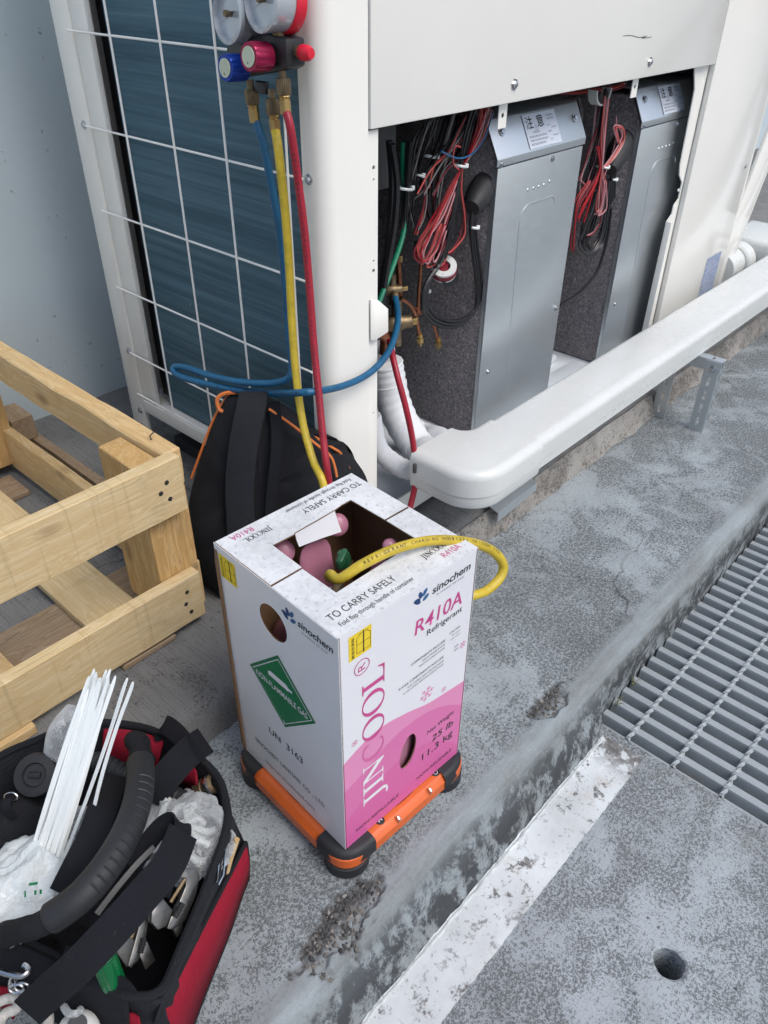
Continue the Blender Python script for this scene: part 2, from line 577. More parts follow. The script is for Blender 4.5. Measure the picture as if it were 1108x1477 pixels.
def felt():
    k = NT('grey_felt')
    v = k.coord()
    n = k.noise(v, 150, 6, 0.8, 0.6)
    n2 = k.noise(v, 55, 5, 0.7, 0.5)
    col = k.ramp(n, (0.33, (0.09, 0.085, 0.09)), (0.5, (0.28, 0.26, 0.265)), (0.58, (0.40, 0.36, 0.37)), (0.66, (0.75, 0.70, 0.71)))
    col = k.mix(k.ramp(n2, (0.35, g(0)), (0.7, g(0.55))), col, (0.11, 0.10, 0.105, 1))
    k.set(Base_Color=col, Roughness=0.98)
    k.b.inputs['Specular IOR Level'].default_value = 0.1
    k.bump(n, 0.9, 0.003)
    return k.m
MAT['felt'] = felt()

def coil():
    k = NT('blue_coil_fins')
    v = k.coord()
    rows = k.n('TexWave', _wave_type='BANDS', _bands_direction='Z', Vector=v, Scale=14.5, Distortion=0.0)
    st = k.noise(k.coord(scale=(1, 0.5, 26)), 3.0, 5, 0.65)
    fin = k.n('TexWave', _wave_type='BANDS', _bands_direction='Y', Vector=v, Scale=160.0)
    col = k.mix(k.ramp(st, (0.35, g(0)), (0.7, g(1))), (0.034, 0.095, 0.138, 1), (0.095, 0.19, 0.25, 1))
    ln = k.ramp(rows.outputs[0], (0.94, g(0)), (0.995, g(1)))
    brk = k.ramp(k.noise(k.coord(scale=(1, 2, 40)), 4, 3), (0.42, g(0)), (0.58, g(1)))
    col = k.mix(k.math('MULTIPLY', k.math('MULTIPLY', ln, brk), 0.22), col, (0.22, 0.33, 0.42, 1))
    dents = k.ramp(k.noise(v, 16, 2), (0.745, g(0)), (0.76, g(1)))
    col = k.mix(k.math('MULTIPLY', dents, 0.6), col, (0.35, 0.45, 0.52, 1))
    k.set(Base_Color=col, Roughness=0.5, Metallic=0.25)
    k.bump(fin.outputs[0], 0.5, 0.001)
    return k.m
MAT['coil'] = coil()

def cardboard_top():
    k = NT('dusty_white_card')
    v = k.coord()
    dust = k.noise(v, 75, 5, 0.75)
    pat = k.noise(v, 9, 5, 0.65)
    gate = k.math('ADD', k.math('MULTIPLY', pat, 0.6), k.math('MULTIPLY', dust, 0.4))
    col = k.mix(k.ramp(gate, (0.42, g(0)), (0.62, g(1))), (0.70, 0.715, 0.73, 1), (0.52, 0.535, 0.55, 1))
    spk = k.ramp(k.noise(v, 160, 3, 0.6), (0.58, g(0)), (0.66, g(1)))
    col = k.mix(k.math('MULTIPLY', spk, 0.5), col, (0.30, 0.31, 0.33, 1))
    st = k.ramp(k.noise(v, 14, 3), (0.74, g(0)), (0.78, g(1)))
    col = k.mix(k.math('MULTIPLY', st, 0.6), col, (0.42, 0.34, 0.22, 1))
    k.set(Base_Color=col, Roughness=0.55)
    k.bump(pat, 0.15, 0.002)
    return k.m
MAT['cardtop'] = cardboard_top()
MAT['card'] = plain('white_card_print', (0.72, 0.725, 0.755, 1), 0.34, var=0.025, scale=7, bump=0.25, bscale=9)
MAT['brown'] = plain('brown_cardboard', (0.20, 0.115, 0.06, 1), 0.85, var=0.15, scale=20)

def front_print():
    """printed face of the carton: two waves of pink below white (curves in the face's own coordinates)"""
    k = NT('pink_wave_print')
    sx = k.n('SeparateXYZ', Vector=k.n('TexCoord').outputs['Object'])
    s = k.math('DIVIDE', sx.outputs[0], 0.245)
    t = k.math('DIVIDE', sx.outputs[2], 0.425)
    def wave(pts):
        fc = k.n('FloatCurve', Value=s)
        cv = fc.mapping.curves[0]
        while len(cv.points) < len(pts):
            cv.points.new(0.5, 0.5)
        for q, (a, b) in zip(cv.points, pts):
            q.location = (a / 0.245, b / 0.425)
        fc.mapping.update()
        d = k.math('SUBTRACT', fc.outputs[0], t)
        return k.ramp(d, (0.0, g(0)), (0.004, g(1)))
    w1 = wave([(0, .195), (.06, .213), (.115, .203), (.163, .186), (.2, .179), (.245, .172)])
    w2 = wave([(0, .135), (.04, .148), (.085, .168), (.13, .172), (.177, .162), (.245, .117)])
    w3 = wave([(0, .062), (.05, .092), (.11, .108), (.17, .092), (.21, .06), (.245, .02)])
    n = k.noise(k.coord(), 8, 4)
    col = k.mix(w1, k.mix(n, (0.70, 0.71, 0.75, 1), (0.73, 0.735, 0.765, 1)), (0.68, 0.24, 0.44, 1))
    col = k.mix(w2, col, (0.62, 0.145, 0.36, 1))
    col = k.mix(k.math('MULTIPLY', w3, 0.45), col, (0.58, 0.07, 0.28, 1))
    wear = k.ramp(k.noise(k.coord(), 60, 5, 0.7), (0.66, g(0)), (0.72, g(1)))
    col = k.mix(k.math('MULTIPLY', wear, 0.18), col, (0.75, 0.62, 0.68, 1))
    k.set(Base_Color=col, Roughness=0.34)
    k.bump(k.noise(k.coord(), 9, 3), 0.25, 0.001)
    return k.m
MAT['front'] = front_print()
MAT['ink'] = plain('black_ink', (0.02, 0.02, 0.023, 1), 0.5)
MAT['inkgrey'] = plain('grey_ink', (0.16, 0.16, 0.18, 1), 0.5)
MAT['pinkink'] = plain('pink_ink', (0.52, 0.06, 0.24, 1), 0.45)
MAT['palepink'] = plain('pale_pink_ink', (0.70, 0.27, 0.47, 1), 0.45)
MAT['whiteink'] = plain('white_ink', (0.74, 0.72, 0.75, 1), 0.4)
MAT['blueink'] = plain('navy_ink', (0.015, 0.055, 0.17, 1), 0.45)
MAT['greenink'] = plain('green_ink', (0.004, 0.17, 0.06, 1), 0.4)
MAT['yellow'] = plain('yellow_sticker', (0.78, 0.58, 0.02, 1), 0.45)
MAT['label'] = plain('silver_label', (0.55, 0.60, 0.68, 1), 0.4, var=0.02)
MAT['bluelabel'] = plain('rating_label', (0.28, 0.34, 0.48, 1), 0.35, var=0.25, scale=90)
MAT['orange'] = plain('orange_plastic', (0.62, 0.12, 0.022, 1), 0.42, bump=0.05, bscale=300)
MAT['pinkmetal'] = plain('pink_enamel', (0.43, 0.18, 0.26, 1), 0.35)
MAT['greenp'] = plain('green_knob', (0.012, 0.085, 0.035, 1), 0.35)

def hosemat(name, c, rough=0.42):
    k = NT(name)
    v = k.coord()
    n = k.noise(v, 40, 5, 0.7)
    lo = tuple(q * 0.72 for q in c[:3]) + (1,)
    col = k.mix(k.ramp(n, (0.42, g(0)), (0.7, g(1))), c, lo)
    scuff = k.ramp(k.noise(v, 130, 4, 0.7), (0.66, g(0)), (0.72, g(1)))
    col = k.mix(k.math('MULTIPLY', scuff, 0.35), col, tuple(q * 0.35 for q in c[:3]) + (1,))
    k.set(Base_Color=col, Roughness=rough)
    k.bump(k.noise(v, 220, 3), 0.12, 0.0006)
    return k.m
MAT['hose_y'] = hosemat('yellow_hose', (0.58, 0.43, 0.035, 1))
MAT['hose_b'] = hosemat('blue_hose', (0.008, 0.10, 0.21, 1))
MAT['hose_r'] = hosemat('red_hose', (0.33, 0.012, 0.03, 1))
MAT['knob_r'] = plain('magenta_anodised', (0.30, 0.012, 0.06, 1), 0.3, 0.5)
MAT['knob_b'] = plain('blue_anodised', (0.006, 0.04, 0.30, 1), 0.3, 0.4)
MAT['cap_r'] = plain('red_cap', (0.62, 0.012, 0.035, 1), 0.4)
MAT['dial'] = plain('white_dial', (0.66, 0.66, 0.68, 1), 0.4)
MAT['dialpink'] = plain('pink_dial', (0.60, 0.30, 0.33, 1), 0.4)
MAT['sage'] = plain('knob_inlay', (0.50, 0.55, 0.42, 1), 0.5)

def weave(name, c, scale=420.0):
    k = NT(name)
    v = k.coord()
    w1 = k.n('TexWave', _bands_direction='X', Vector=v, Scale=scale / 2)
    w2 = k.n('TexWave', _bands_direction='Y', Vector=v, Scale=scale / 2)
    h = k.math('MULTIPLY', w1.outputs[0], w2.outputs[0])
    n = k.noise(v, 20, 5, 0.6)
    col = k.mix(n, tuple(q * 0.65 for q in c[:3]) + (1,), c)
    dust = k.ramp(k.noise(v, 240, 2), (0.66, g(0)), (0.72, g(1)))
    col = k.mix(k.math('MULTIPLY', dust, 0.06), col, (0.2, 0.2, 0.21, 1))
    k.set(Base_Color=col, Roughness=0.85)
    k.b.inputs['Specular IOR Level'].default_value = 0.25
    k.bump(k.math('ADD', h, k.math('MULTIPLY', k.noise(v, 28, 4), 3.0)), 0.5, 0.0012)
    return k.m
MAT['cloth'] = weave('black_nylon', (0.014, 0.015, 0.019, 1))
MAT['webbing'] = weave('black_webbing', (0.011, 0.012, 0.017, 1), 700)
MAT['redcloth'] = weave('red_nylon', (0.30, 0.008, 0.028, 1))
MAT['liner'] = weave('dark_liner', (0.02, 0.022, 0.028, 1))
MAT['greyweb'] = weave('grey_webbing', (0.22, 0.22, 0.22, 1))
MAT['piping'] = plain('orange_piping', (0.58, 0.16, 0.035, 1), 0.55)
MAT['tie'] = plain('natural_nylon', (0.74, 0.78, 0.78, 1), 0.32, var=0.04, Subsurface_Weight=0.0)
MAT['foam'] = plain('white_pipe_lagging', (0.66, 0.68, 0.70, 1), 0.7, var=0.05, bump=0.6, bscale=260)

def film(name, tint, mix=0.5, rough=0.18, crk=0.55):
    k = NT(name)
    k.set(Base_Color=tint, Roughness=rough, Transmission_Weight=0.0)
    tr = k.n('BsdfTransparent')
    tr.inputs[0].default_value = (0.93, 0.95, 0.96, 1)
    lw = k.n('LayerWeight', Blend=0.45)
    v = k.coord()
    cr = k.ramp(k.noise(v, 45, 4, 0.7, 1.5), (0.45, g(0)), (0.62, g(1)))
    fac = k.math('MAXIMUM', k.math('ADD', k.math('MULTIPLY', lw.outputs[1], 0.7), mix), k.math('MULTIPLY', cr, crk))
    fac = k.math('MINIMUM', fac, 1.0)
    ms = k.n('MixShader')
    k.put(ms.inputs[0], fac)
    k.put(ms.inputs[1], tr)
    k.put(ms.inputs[2], k.b.outputs[0])
    k.t.links.new(ms.outputs[0], k.t.nodes['Material Output'].inputs['Surface'])
    if crk:
        k.bump(k.noise(v, 34, 5, 0.7, 1.2), 0.8, 0.006)
    return k.m
MAT['clearfilm'] = film('clear_plastic_film', (0.75, 0.78, 0.8, 1), 0.16, 0.15, 0.42)
MAT['whitefilm'] = film('white_plastic_film', (0.62, 0.67, 0.69, 1), 0.85)
MAT['glassy'] = film('clear_lens', (0.8, 0.82, 0.84, 1), 0.06, 0.04, 0.0)
MAT['glassrim'] = plain('frosted_gauge_rim', (0.50, 0.53, 0.56, 1), 0.18, 0.35)
MAT['post'] = wood('post_pine', (0.58, 0.39, 0.17, 1), (0.44, 0.26, 0.09, 1), (0.40, 0.25, 0.11, 1), 0.05)
MAT['greyweb2'] = plain('pale_rope', (0.42, 0.41, 0.38, 1), 0.8, var=0.25, scale=300, bump=0.5, bscale=400)

# ------------------------------------------------------------------ the setting
ZL, ZS, ZG = -0.06, 0.01, -0.20          # ledge, upper slab, lower pavement
YS = 0.345                               # edge of the upper slab

def span(stops):
    out = []
    for (a, b, st) in stops:
        n = max(1, int(round((b - a) / st)))
        out += [a + (b - a) * i / n for i in range(n)]
    return out + [stops[-1][1]]

def fbm(p, s, o=4):
    return noise.fractal(Vector(p) * s, 0.6, 2.0, o)

CHIPS = [(-0.056, -0.048, 0.088, 0.031, 0.30), (0.484, -0.045, 0.058, 0.023, -0.05)]
def ledge_point(x, u):
    """u runs over the profile: flat top, round shoulder, battered face"""
    right = 1 / (1 + math.exp(max(-60, min(60, -(x - 0.61) * 400))))
    yf = -0.123 + 0.030 * right
    prof = [(YS + 0.06, ZL), (0.2, ZL), (0.02, ZL), (-0.052, ZL - 0.001), (-0.068, ZL - 0.0045), (-0.079, ZL - 0.012),
            (-0.0855, ZL - 0.024), (-0.089 - 0.006 * (1 - right), ZL - 0.055), (yf + 0.009, ZG + 0.02), (yf, ZG - 0.004)]
    if right > 0.5:
        prof[-1] = (yf, ZG - 0.16)
    i = min(int(u), len(prof) - 2)
    t = u - i
    a, b = prof[i], prof[i + 1]
    return Vector((x, a[0] + (b[0] - a[0]) * t, a[1] + (b[1] - a[1]) * t))

def build_ledge():
    xs = span([(-5, -0.6, 0.2), (-0.6, -0.16, 0.02), (-0.16, 0.06, 0.004), (0.06, 0.41, 0.012), (0.41, 0.56, 0.004),
               (0.56, 0.66, 0.008), (0.66, 1.8, 0.015), (1.8, 3.0, 0.04), (3.0, 9.0, 0.3)])
    us = span([(0, 2, 0.08), (2, 3, 0.07), (3, 6, 0.1), (6, 9, 0.12)])
    rows, chip, grime_shade, trowel = [], [], [], []
    for x in xs:
        r = []
        for u in us:
            p = ledge_point(x, u)
            wob = 0.004 * fbm((x, p.y, p.z), 3.2) + 0.0012 * fbm((x, p.y, p.z), 22)
            p.z += wob * 0.4
            p.y += (0.006 * fbm((x * 1.0, 5, p.z), 2.5) + 0.002 * fbm((x, 2, p.z), 14)) * min(1, max(0, u - 2.6))
            c = 0.0
            for (cx_, cy_, a, b, sl) in CHIPS:
                dx, dy = x - cx_, p.y - cy_ - sl * 0.25 * (x - cx_)
                d = math.hypot(dx / a, dy / b) + 0.45 * fbm((x, p.y, 3), 38, 3)
                if d < 1:
                    m = min(1, (1 - d) * 9)
                    c = max(c, m)
                    p.z -= 0.008 * m + 0.002 * m * fbm((x, p.y, 9), 110, 3)
                    p.y += 0.004 * m * (u > 4)
            r.append(p)
            chip.append(c)
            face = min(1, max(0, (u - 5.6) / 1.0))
            grime_shade.append(face * (0.75 + 0.25 * min(1, max(0, (u - 6.6)))))  # patchy kerb-face grime that also paints in the shade of blocked sky
            trowel.append(min(1, max(0, (u - 2.75) * 3.0)))
        rows.append(r)
    me = bpy.data.meshes.new('concrete_ledge')
    mb = MB().grid(rows)
    me.from_pydata([tuple(v) for v in mb.v], [], mb.f)
    for nm, vals in (('chip', chip), ('grime_shade', grime_shade), ('trowel', trowel)):
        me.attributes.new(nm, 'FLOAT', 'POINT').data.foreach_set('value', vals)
    me.shade_smooth()
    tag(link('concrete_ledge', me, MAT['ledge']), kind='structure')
build_ledge()
def aggregate():
    """stones of the bared aggregate in the two broken patches"""
    ra = random.Random(17)
    k = NT('bared_stones')
    geo = k.n('NewGeometry')
    k.set(Base_Color=k.ramp(geo.outputs['Random Per Island'], (0.0, (0.03, 0.03, 0.032, 1)), (0.5, (0.10, 0.098, 0.092, 1)), (0.85, (0.16, 0.15, 0.135, 1)), (1.0, (0.27, 0.26, 0.25, 1))), Roughness=0.85)
    base = bmesh.new()
    bmesh.ops.create_icosphere(base, subdivisions=1, radius=1.0)
    bv = [v.co.copy() for v in base.verts]
    bf = [tuple(v.index for v in f.verts) for f in base.faces]
    base.free()
    for (cx_, cy_, a, b, sl), n in zip(CHIPS, (330, 170)):
        mb = MB()
        c = 0
        while c < n:
            dx, dy = ra.uniform(-a, a), ra.uniform(-b, b) * 1.3
            x, y = cx_ + dx, cy_ + dy + sl * 0.25 * dx
            if math.hypot(dx / a, dy / b) + 0.45 * fbm((x, y, 3), 38, 3) > 0.93:
                continue
            best = min((abs(ledge_point(x, u / 20).y - y), ledge_point(x, u / 20).z) for u in range(30, 130))
            r = ra.choice((0.0018, 0.0022, 0.003, 0.0038, 0.0052))
            e = Matrix.Rotation(ra.uniform(0, 6), 3, Vector((ra.random(), ra.random(), ra.random() + 0.1)).normalized())
            sc = Vector((r * ra.uniform(.8, 1.3), r * ra.uniform(.7, 1.1), r * ra.uniform(.5, .9)))
            P0 = Vector((x, y + 0.002, best[1] - 0.0092))
            mb.add([P0 + e @ Vector((v.x * sc.x, v.y * sc.y, v.z * sc.z)) * ra.uniform(0.85, 1.12) for v in bv], bf)
            c += 1
        tag(mb.build('bared_aggregate', k.m, smooth=0), kind='stuff')
aggregate()

def build_slab():
    xs = span([(-5, -0.6, 0.2), (-0.6, 1.2, 0.012), (1.2, 3, 0.03), (3, 9, 0.3)])
    rows = []
    for x in xs:
        r = []
        e = 0.007 * fbm((x, 1, 1), 5) + 0.004 * fbm((x, 4, 1), 26)
        for (y, z, k) in ((1.62, ZS, 0), (1.1, ZS, 0), (0.7, ZS, 0), (0.45, ZS, 0.1), (YS + 0.035, ZS, 0.3), (YS + 0.018, ZS - 0.002, 0.8),
                          (YS + 0.008, ZS - 0.012, 1), (YS + 0.002, ZS - 0.03, 1), (YS - 0.002, ZS - 0.05, 1), (YS - 0.006, ZL - 0.01, 1)):
            r.append(Vector((x, y + e * k, z + k * (0.0035 * fbm((x, y, z), 17)))))
        rows.append(r)
    o = MB().grid(rows).build('upper_slab', MAT['slab'], smooth=60)
    tag(o, kind='structure')
    # mortar skirt along the foot of the slab below the unit
    rows = []
    for x in span([(0.45, 3.2, 0.02)]):
        a = 0.006 * fbm((x, 7, 2), 9)
        rows.append([Vector((x, YS + 0.004, ZS - 0.008 + 0.5 * a)), Vector((x, YS - 0.010 + a, ZS - 0.03 + a)),
                     Vector((x, YS - 0.016 + a, ZL + 0.015)), Vector((x, YS - 0.024 + a * 1.5, ZL + 0.001))])
    tag(MB().grid(rows).build('mortar_skirt', MAT['mortar'], smooth=60), kind='structure')
build_slab()

# lower pavement with a drain hole, painted strip, pit under the grate
HX, HY, HR = 0.288, -0.409, 0.0235
GX = 0.622                               # edge of the grate opening
def build_ground():
    mb = MB()
    n = 40
    q = 0.12
    inner, lip, wall_, outer = [], [], [], []
    for k in range(n):
        a = 2 * math.pi * k / n
        rr = HR * (1 + 0.06 * fbm((math.cos(a), math.sin(a), 0), 1.7))
        c, s_ = math.cos(a), math.sin(a)
        m = max(abs(c), abs(s_))
        outer.append(Vector((HX + q * c / m, HY + q * s_ / m, ZG)))
        lip.append(Vector((HX + (rr + 0.004) * c, HY + (rr + 0.004) * s_, ZG)))
        inner.append(Vector((HX + rr * c, HY + rr * s_, ZG - 0.003)))
        wall_.append(Vector((HX + rr * 0.96 * c, HY + rr * 0.96 * s_, ZG - 0.14)))
    mb.grid([outer, lip, inner, wall_], closed=True)
    mb.add(wall_, [tuple(range(n))])
    def rect(x0, x1, y0, y1, z=ZG):
        mb.add([(x0, y0, z), (x1, y0, z), (x1, y1, z), (x0, y1, z)], [(0, 1, 2, 3)])
    yk = -0.10
    rect(-30, HX - q, HY - q, yk); rect(HX + q, GX, HY - q, yk)
    rect(HX - q, HX + q, HY + q, yk)
    rect(-30, GX, -60, HY - q)
    rect(GX, 40, -60, -0.80)
    tag(mb.build('pavement', MAT['ground'], smooth=0), kind='structure')
    p = MB()
    p.add([(GX, -0.80, ZG - 0.3), (40, -0.80, ZG - 0.3), (40, -0.05, ZG - 0.3), (GX, -0.05, ZG - 0.3)], [(0, 1, 2, 3)])
    p.add([(GX, -0.80, ZG - 0.3), (GX, -0.05, ZG - 0.3), (GX, -0.05, ZG), (GX, -0.80, ZG)], [(0, 1, 2, 3)])
    p.add([(GX, -0.80, ZG - 0.3), (GX, -0.80, ZG), (40, -0.80, ZG), (40, -0.80, ZG - 0.3)], [(0, 1, 2, 3)])
    tag(p.build('drain_channel', MAT['ledge'], smooth=0), kind='structure')
build_ground()

def build_strip():
    xs = span([(-1.2, 0.60, 0.006)])
    top, mid, bot = [], [], []
    for x in xs:
        e = 0.0022 * fbm((x, 3, 3), 30) + 0.003 * fbm((x, 6, 3), 6)
        w = 0.0012 * fbm((x, 8, 1), 55, 3)
        end = -0.016 * max(0, (x - 0.55) / 0.05)
        top.append(Vector((x, -0.119 + 0.002 * fbm((x, 1, 6), 25), ZG + 0.010)))
        mid.append(Vector((x, -0.124 + e, ZG + 0.0045)))
        bot.append(Vector((x, -0.2025 + w + e * 0.3 - end * 0.0, ZG + 0.004)))
    edge = [p + Vector((0, -0.0005, -0.004)) for p in bot]
    o = MB().grid([top, mid, bot, edge]).build('painted_strip', MAT['strip'], smooth=30)
    tag(o, kind='structure')
    # bead of sealant along the foot of the kerb
    s = MB().tube([Vector((x, -0.1225 + 0.0028 * fbm((x, 1, 6), 21), ZG + 0.0065 + 0.001 * fbm((x, 2, 2), 30))) for x in span([(-1.2, 0.585, 0.008)])],
                  [0.0030 + 0.0014 * fbm((x, 9, 2), 25) for x in span([(-1.2, 0.585, 0.008)])], 6)
    tag(s.build('sealant_bead', plain('aged_sealant', (0.45, 0.48, 0.48, 1), 0.7, var=0.3, scale=40)), kind='structure')
build_strip()

# steel grate
def build_grate():
    root = thing('drain_grate', 'galvanised steel drain grate with twisted cross rods beside the kerb', 'grate', (GX, -0.4, ZG))
    def k(o): return keep(o, root)
    zt = ZG - 0.004
    y0, y1 = -0.79, -0.088
    k(MB().box(GX + 0.002, GX + 0.009, y0, y1, zt - 0.04, zt - 0.001).build('edge_bar', MAT['grate'], root, bevel=0.0012))
    def bar_mesh():
        prof = [(-0.0075, 0), (0.0075, 0), (0.0075, -0.005), (0.004, -0.008), (0.004, -0.044), (-0.019, -0.044), (-0.0175, -0.034), (-0.0095, -0.008), (-0.009, -0.003)]
        return MB().prism([(a, 0, b) for a, b in prof], (0, y1 - y0, 0)).mesh('bearing_bar', bevel=0)
    me = bar_mesh()
    x = GX + 0.0395
    while x < 3.3:
        o = link('bearing_bar', me, MAT['grate'], root)
        keep(o, root)
        o.location = (x, y0, zt)
        x += 0.0406
    # twisted rods: square section turning along X
    def rod():
        pts, V, Fc = 340, [], []
        L = 2.7
        for i in range(pts):
            xx = L * i / (pts - 1)
            a = xx / 0.0406 * math.pi
            for q in range(4):
                an = a + q * math.pi / 2
                V.append((xx, 0.0052 * math.cos(an), 0.0052 * math.sin(an)))
        for i in range(pts - 1):
            for q in range(4):
                l = (q + 1) % 4
                Fc.append((i * 4 + q, i * 4 + l, i * 4 + 4 + l, i * 4 + 4 + q))
        return MB().add(V, Fc).mesh('twisted_rod', smooth=30)
    rm = rod()
    for i in range(7):
        o = link('twisted_rod', rm, MAT['grate'], root)
        keep(o, root)
        o.location = (GX + 0.004, -0.1565 - 0.0951 * i, zt - 0.0005)
def grate_mat():
    k = NT('weathered_galvanising')
    v = k.coord(which='Object', rnd=False)
    n = k.noise(v, 30, 5, 0.7)
    col = k.mix(n, (0.29, 0.325, 0.345, 1), (0.39, 0.42, 0.43, 1))
    geo = k.n('NewGeometry')
    ru = k.noise(geo.outputs['Position'], 4.0, 5, 0.65)
    col = k.mix(k.math('MULTIPLY', k.ramp(ru, (0.62, g(0)), (0.72, g(1))), 0.5), col, (0.26, 0.17, 0.1, 1))
    k.set(Base_Color=col, Roughness=0.5, Metallic=0.2)
    k.bump(n, 0.3, 0.001)
    return k.m
MAT['grate'] = grate_mat()
build_grate()
def weeds():
    k = NT('dry_grass')
    k.set(Base_Color=(0.23, 0.22, 0.10, 1), Roughness=0.8)
    for (x, y, c) in ((0.70, -0.097, 7), (0.77, -0.094, 6)):
        r = thing('grass_tuft', 'dry grass tuft at the grate corner, nearest the painted strip' if x < 0.75 else 'small dry grass tuft growing between kerb and grate', 'grass', (x, y, ZG))
        for i in range(c):
            a = random.uniform(0, 6.28)
            d = Vector((math.cos(a), math.sin(a) - 0.4, 0)) * random.uniform(0.008, 0.02)
            p0 = Vector((random.uniform(-.008, .008), 0, -0.01))
            MB().tube([p0, p0 + d * 0.5 + Vector((0, 0, 0.018)), p0 + d + Vector((0, 0, random.uniform(0.014, 0.026)))], [0.0009, 0.0007, 0.0002], 4).build('blade', k.m, r)
weeds()

# rendered wall behind
w = MB().box(-6, 8, 1.50, 1.72, -0.3, 3.2).build('rendered_wall', MAT['wall'])
tag(w, 'plain blue-grey rendered wall behind the outdoor unit and pallet', 'wall')

# ------------------------------------------------------------------ outdoor unit
XS, YF = 0.43, 0.45
UZ0, UZ1 = 0.03, 1.66
unit = thing('outdoor_unit', 'cream outdoor air-conditioning unit with its lower front panel removed', 'air conditioner', (XS, YF, ZS))
def U(mb, name, mat, bevel=0.0, parent=None, **kw):
    return keep(mb.build(name, MAT[mat], parent or unit, bevel=bevel, **kw), unit) if parent is None else mb.build(name, MAT[mat], parent, bevel=bevel, **kw)

# plan outline of the front-left corner post, rounded at the corner
def arc(cx_, cy_, r, a0, a1, n=8):
    return [(cx_ + r * math.cos(math.radians(a0 + (a1 - a0) * i / n)), cy_ + r * math.sin(math.radians(a0 + (a1 - a0) * i / n))) for i in range(n + 1)]
pl_ = [(XS, 0.497)] + arc(XS + 0.028, YF + 0.028, 0.028, 180, 270) + [(0.5285, YF), (0.5285, YF + 0.012), (XS + 0.03, YF + 0.014), (XS + 0.014, YF + 0.03), (XS + 0.014, 0.497)]
U(MB().prism([(a, b, UZ0) for a, b in pl_], (0, 0, UZ1 - UZ0)), 'corner_post', 'white', smooth=35)
# mounting flange beside the opening, with holes
fl = shape2d('mounting_flange', [[(0, 0), (0.027, 0), (0.027, 0.80), (0, 0.80)]] + [circ(0.017, z, r, n=12) for z, r in ((0.745, .0035), (0.727, .0022), (0.595, .0022), (0.578, .0035), (0.30, .002), (0.10, .0022))],
             0.003, frame((0.529, YF + 0.006, UZ0), (1, 0, 0), (0, 0, 1)), MAT['white'], unit)
keep(fl, unit)
cl = MB()
pA = [(0.531, YF - 0.003, 0.486), (0.541, YF - 0.004, 0.483), (0.568, YF - 0.012, 0.494), (0.567, YF - 0.012, 0.538), (0.549, YF - 0.004, 0.557), (0.531, YF - 0.003, 0.562)]
cl.prism(pA, (0.0, 0.004, 0.0))
U(cl, 'hook_bracket', 'white', bevel=0.001)
# upper front panel
U(MB().box(0.5305, 1.807, YF - 0.004, YF + 0.014, 0.833, UZ1), 'front_panel', 'white', bevel=0.003)
for (x, z) in ((0.911, 0.863), (1.437, 0.863), (1.62, 1.3), (0.7, 1.3)):
    b = U(MB().lathe([(0.0105, 0), (0.0105, 0.0012), (0.0062, 0.0013), (0.006, 0.005), (0.0045, 0.0062), (0, 0.0064)], (x, YF - 0.004, z), (0, -1, 0), 6), 'panel_bolt', 'chrome')
pm = [at(a_, b_, 1, YF - 0.0046) for a_, b_ in ((899, 52), (910, 51), (922, 54), (933, 52), (926, 55), (936, 54), (940, 53))]
U(MB().tube(smoothpath(pm, 4), 0.0005, 5), 'pen_mark', 'ink')
# hanging tabs under the panel
for (px, py) in ((725, 163), (916, 122)):
    p = at(px, py, 1, YF + 0.012)
    t = shape2d('hanging_tab', [[(-0.013, -0.026), (0.013, -0.026), (0.013, 0.045), (-0.013, 0.045)], circ(0, -0.004, 0.0045, n=12)], 0.002, frame(p, (1, 0, 0), (0, 0, 1)), MAT['white'], unit)
    keep(t, unit)
# right-hand panel and its jogged flange
U(MB().box(1.811, 2.25, YF - 0.003, YF + 0.014, UZ0, UZ1), 'side_front_panel', 'white', bevel=0.003)
jog = [(1.808, 0.83), (1.724, 0.83), (1.752, 0.78), (1.762, 0.60), (1.772, 0.572), (1.80, 0.548), (1.80, 0.505), (1.778, 0.49), (1.778, 0.468), (1.755, 0.452), (1.748, UZ0), (1.808, UZ0)]
keep(shape2d('jogged_flange', [[(a, b) for a, b in jog], [(1.768, 0.36), (1.774, 0.36), (1.774, 0.385), (1.768, 0.385)], circ(1.79, 0.53, 0.004, n=10)], 0.003, frame((0, YF + 0.014, 0), (1, 0, 0), (0, 0, 1)), MAT['white'], unit), unit)
U(MB().prism([(1.748, YF + 0.0125, UZ0), (1.7515, YF + 0.0125, UZ0), (1.7585, YF + 0.0125, 0.452), (1.755, YF + 0.0125, 0.452)], (0, -0.014, 0)), 'flange_lip', 'white', bevel=0.0008)
U(MB().lathe([(0.006, 0), (0.006, 0.003), (0.0035, 0.0045), (0, 0.0046)], (2.21, YF - 0.003, 0.531), (0, -1, 0), 8), 'panel_screw', 'chrome')
lab = frame((2.09, YF - 0.0032, 0.115), (1, 0, 0), (0, 0, 1))
rl = keep(flat([(0, 0), (0.11, 0), (0.11, 0.16), (0, 0.16)], lab, MAT['bluelabel'], unit, 'rating_label', 0.0004), unit)
bars(lab, [(0.008, 0.142 - 0.0105 * i, 0.05 + 0.045 * ((i * 7) % 5) / 4, 0.004) for i in range(13)], MAT['whiteink'], rl, Vector((0, -0.0004, 0)))
# right corner post, back and side shells, top
U(MB().box(2.252, 2.292, YF + 0.006, YF + 0.06, UZ0, UZ1), 'corner_post', 'white', bevel=0.006, bseg=3)
U(MB().box(2.276, 2.291, YF + 0.062, 1.18, 0.15, UZ1), 'end_panel', 'white')
U(MB().box(XS + 0.01, 2.29, 1.165, 1.18, 0.15, UZ1), 'back_panel', 'white')
U(MB().box(XS - 0.004, 2.294, YF - 0.006, 1.184, UZ1 + 0.001, UZ1 + 0.05), 'top_cover', 'white', bevel=0.008)
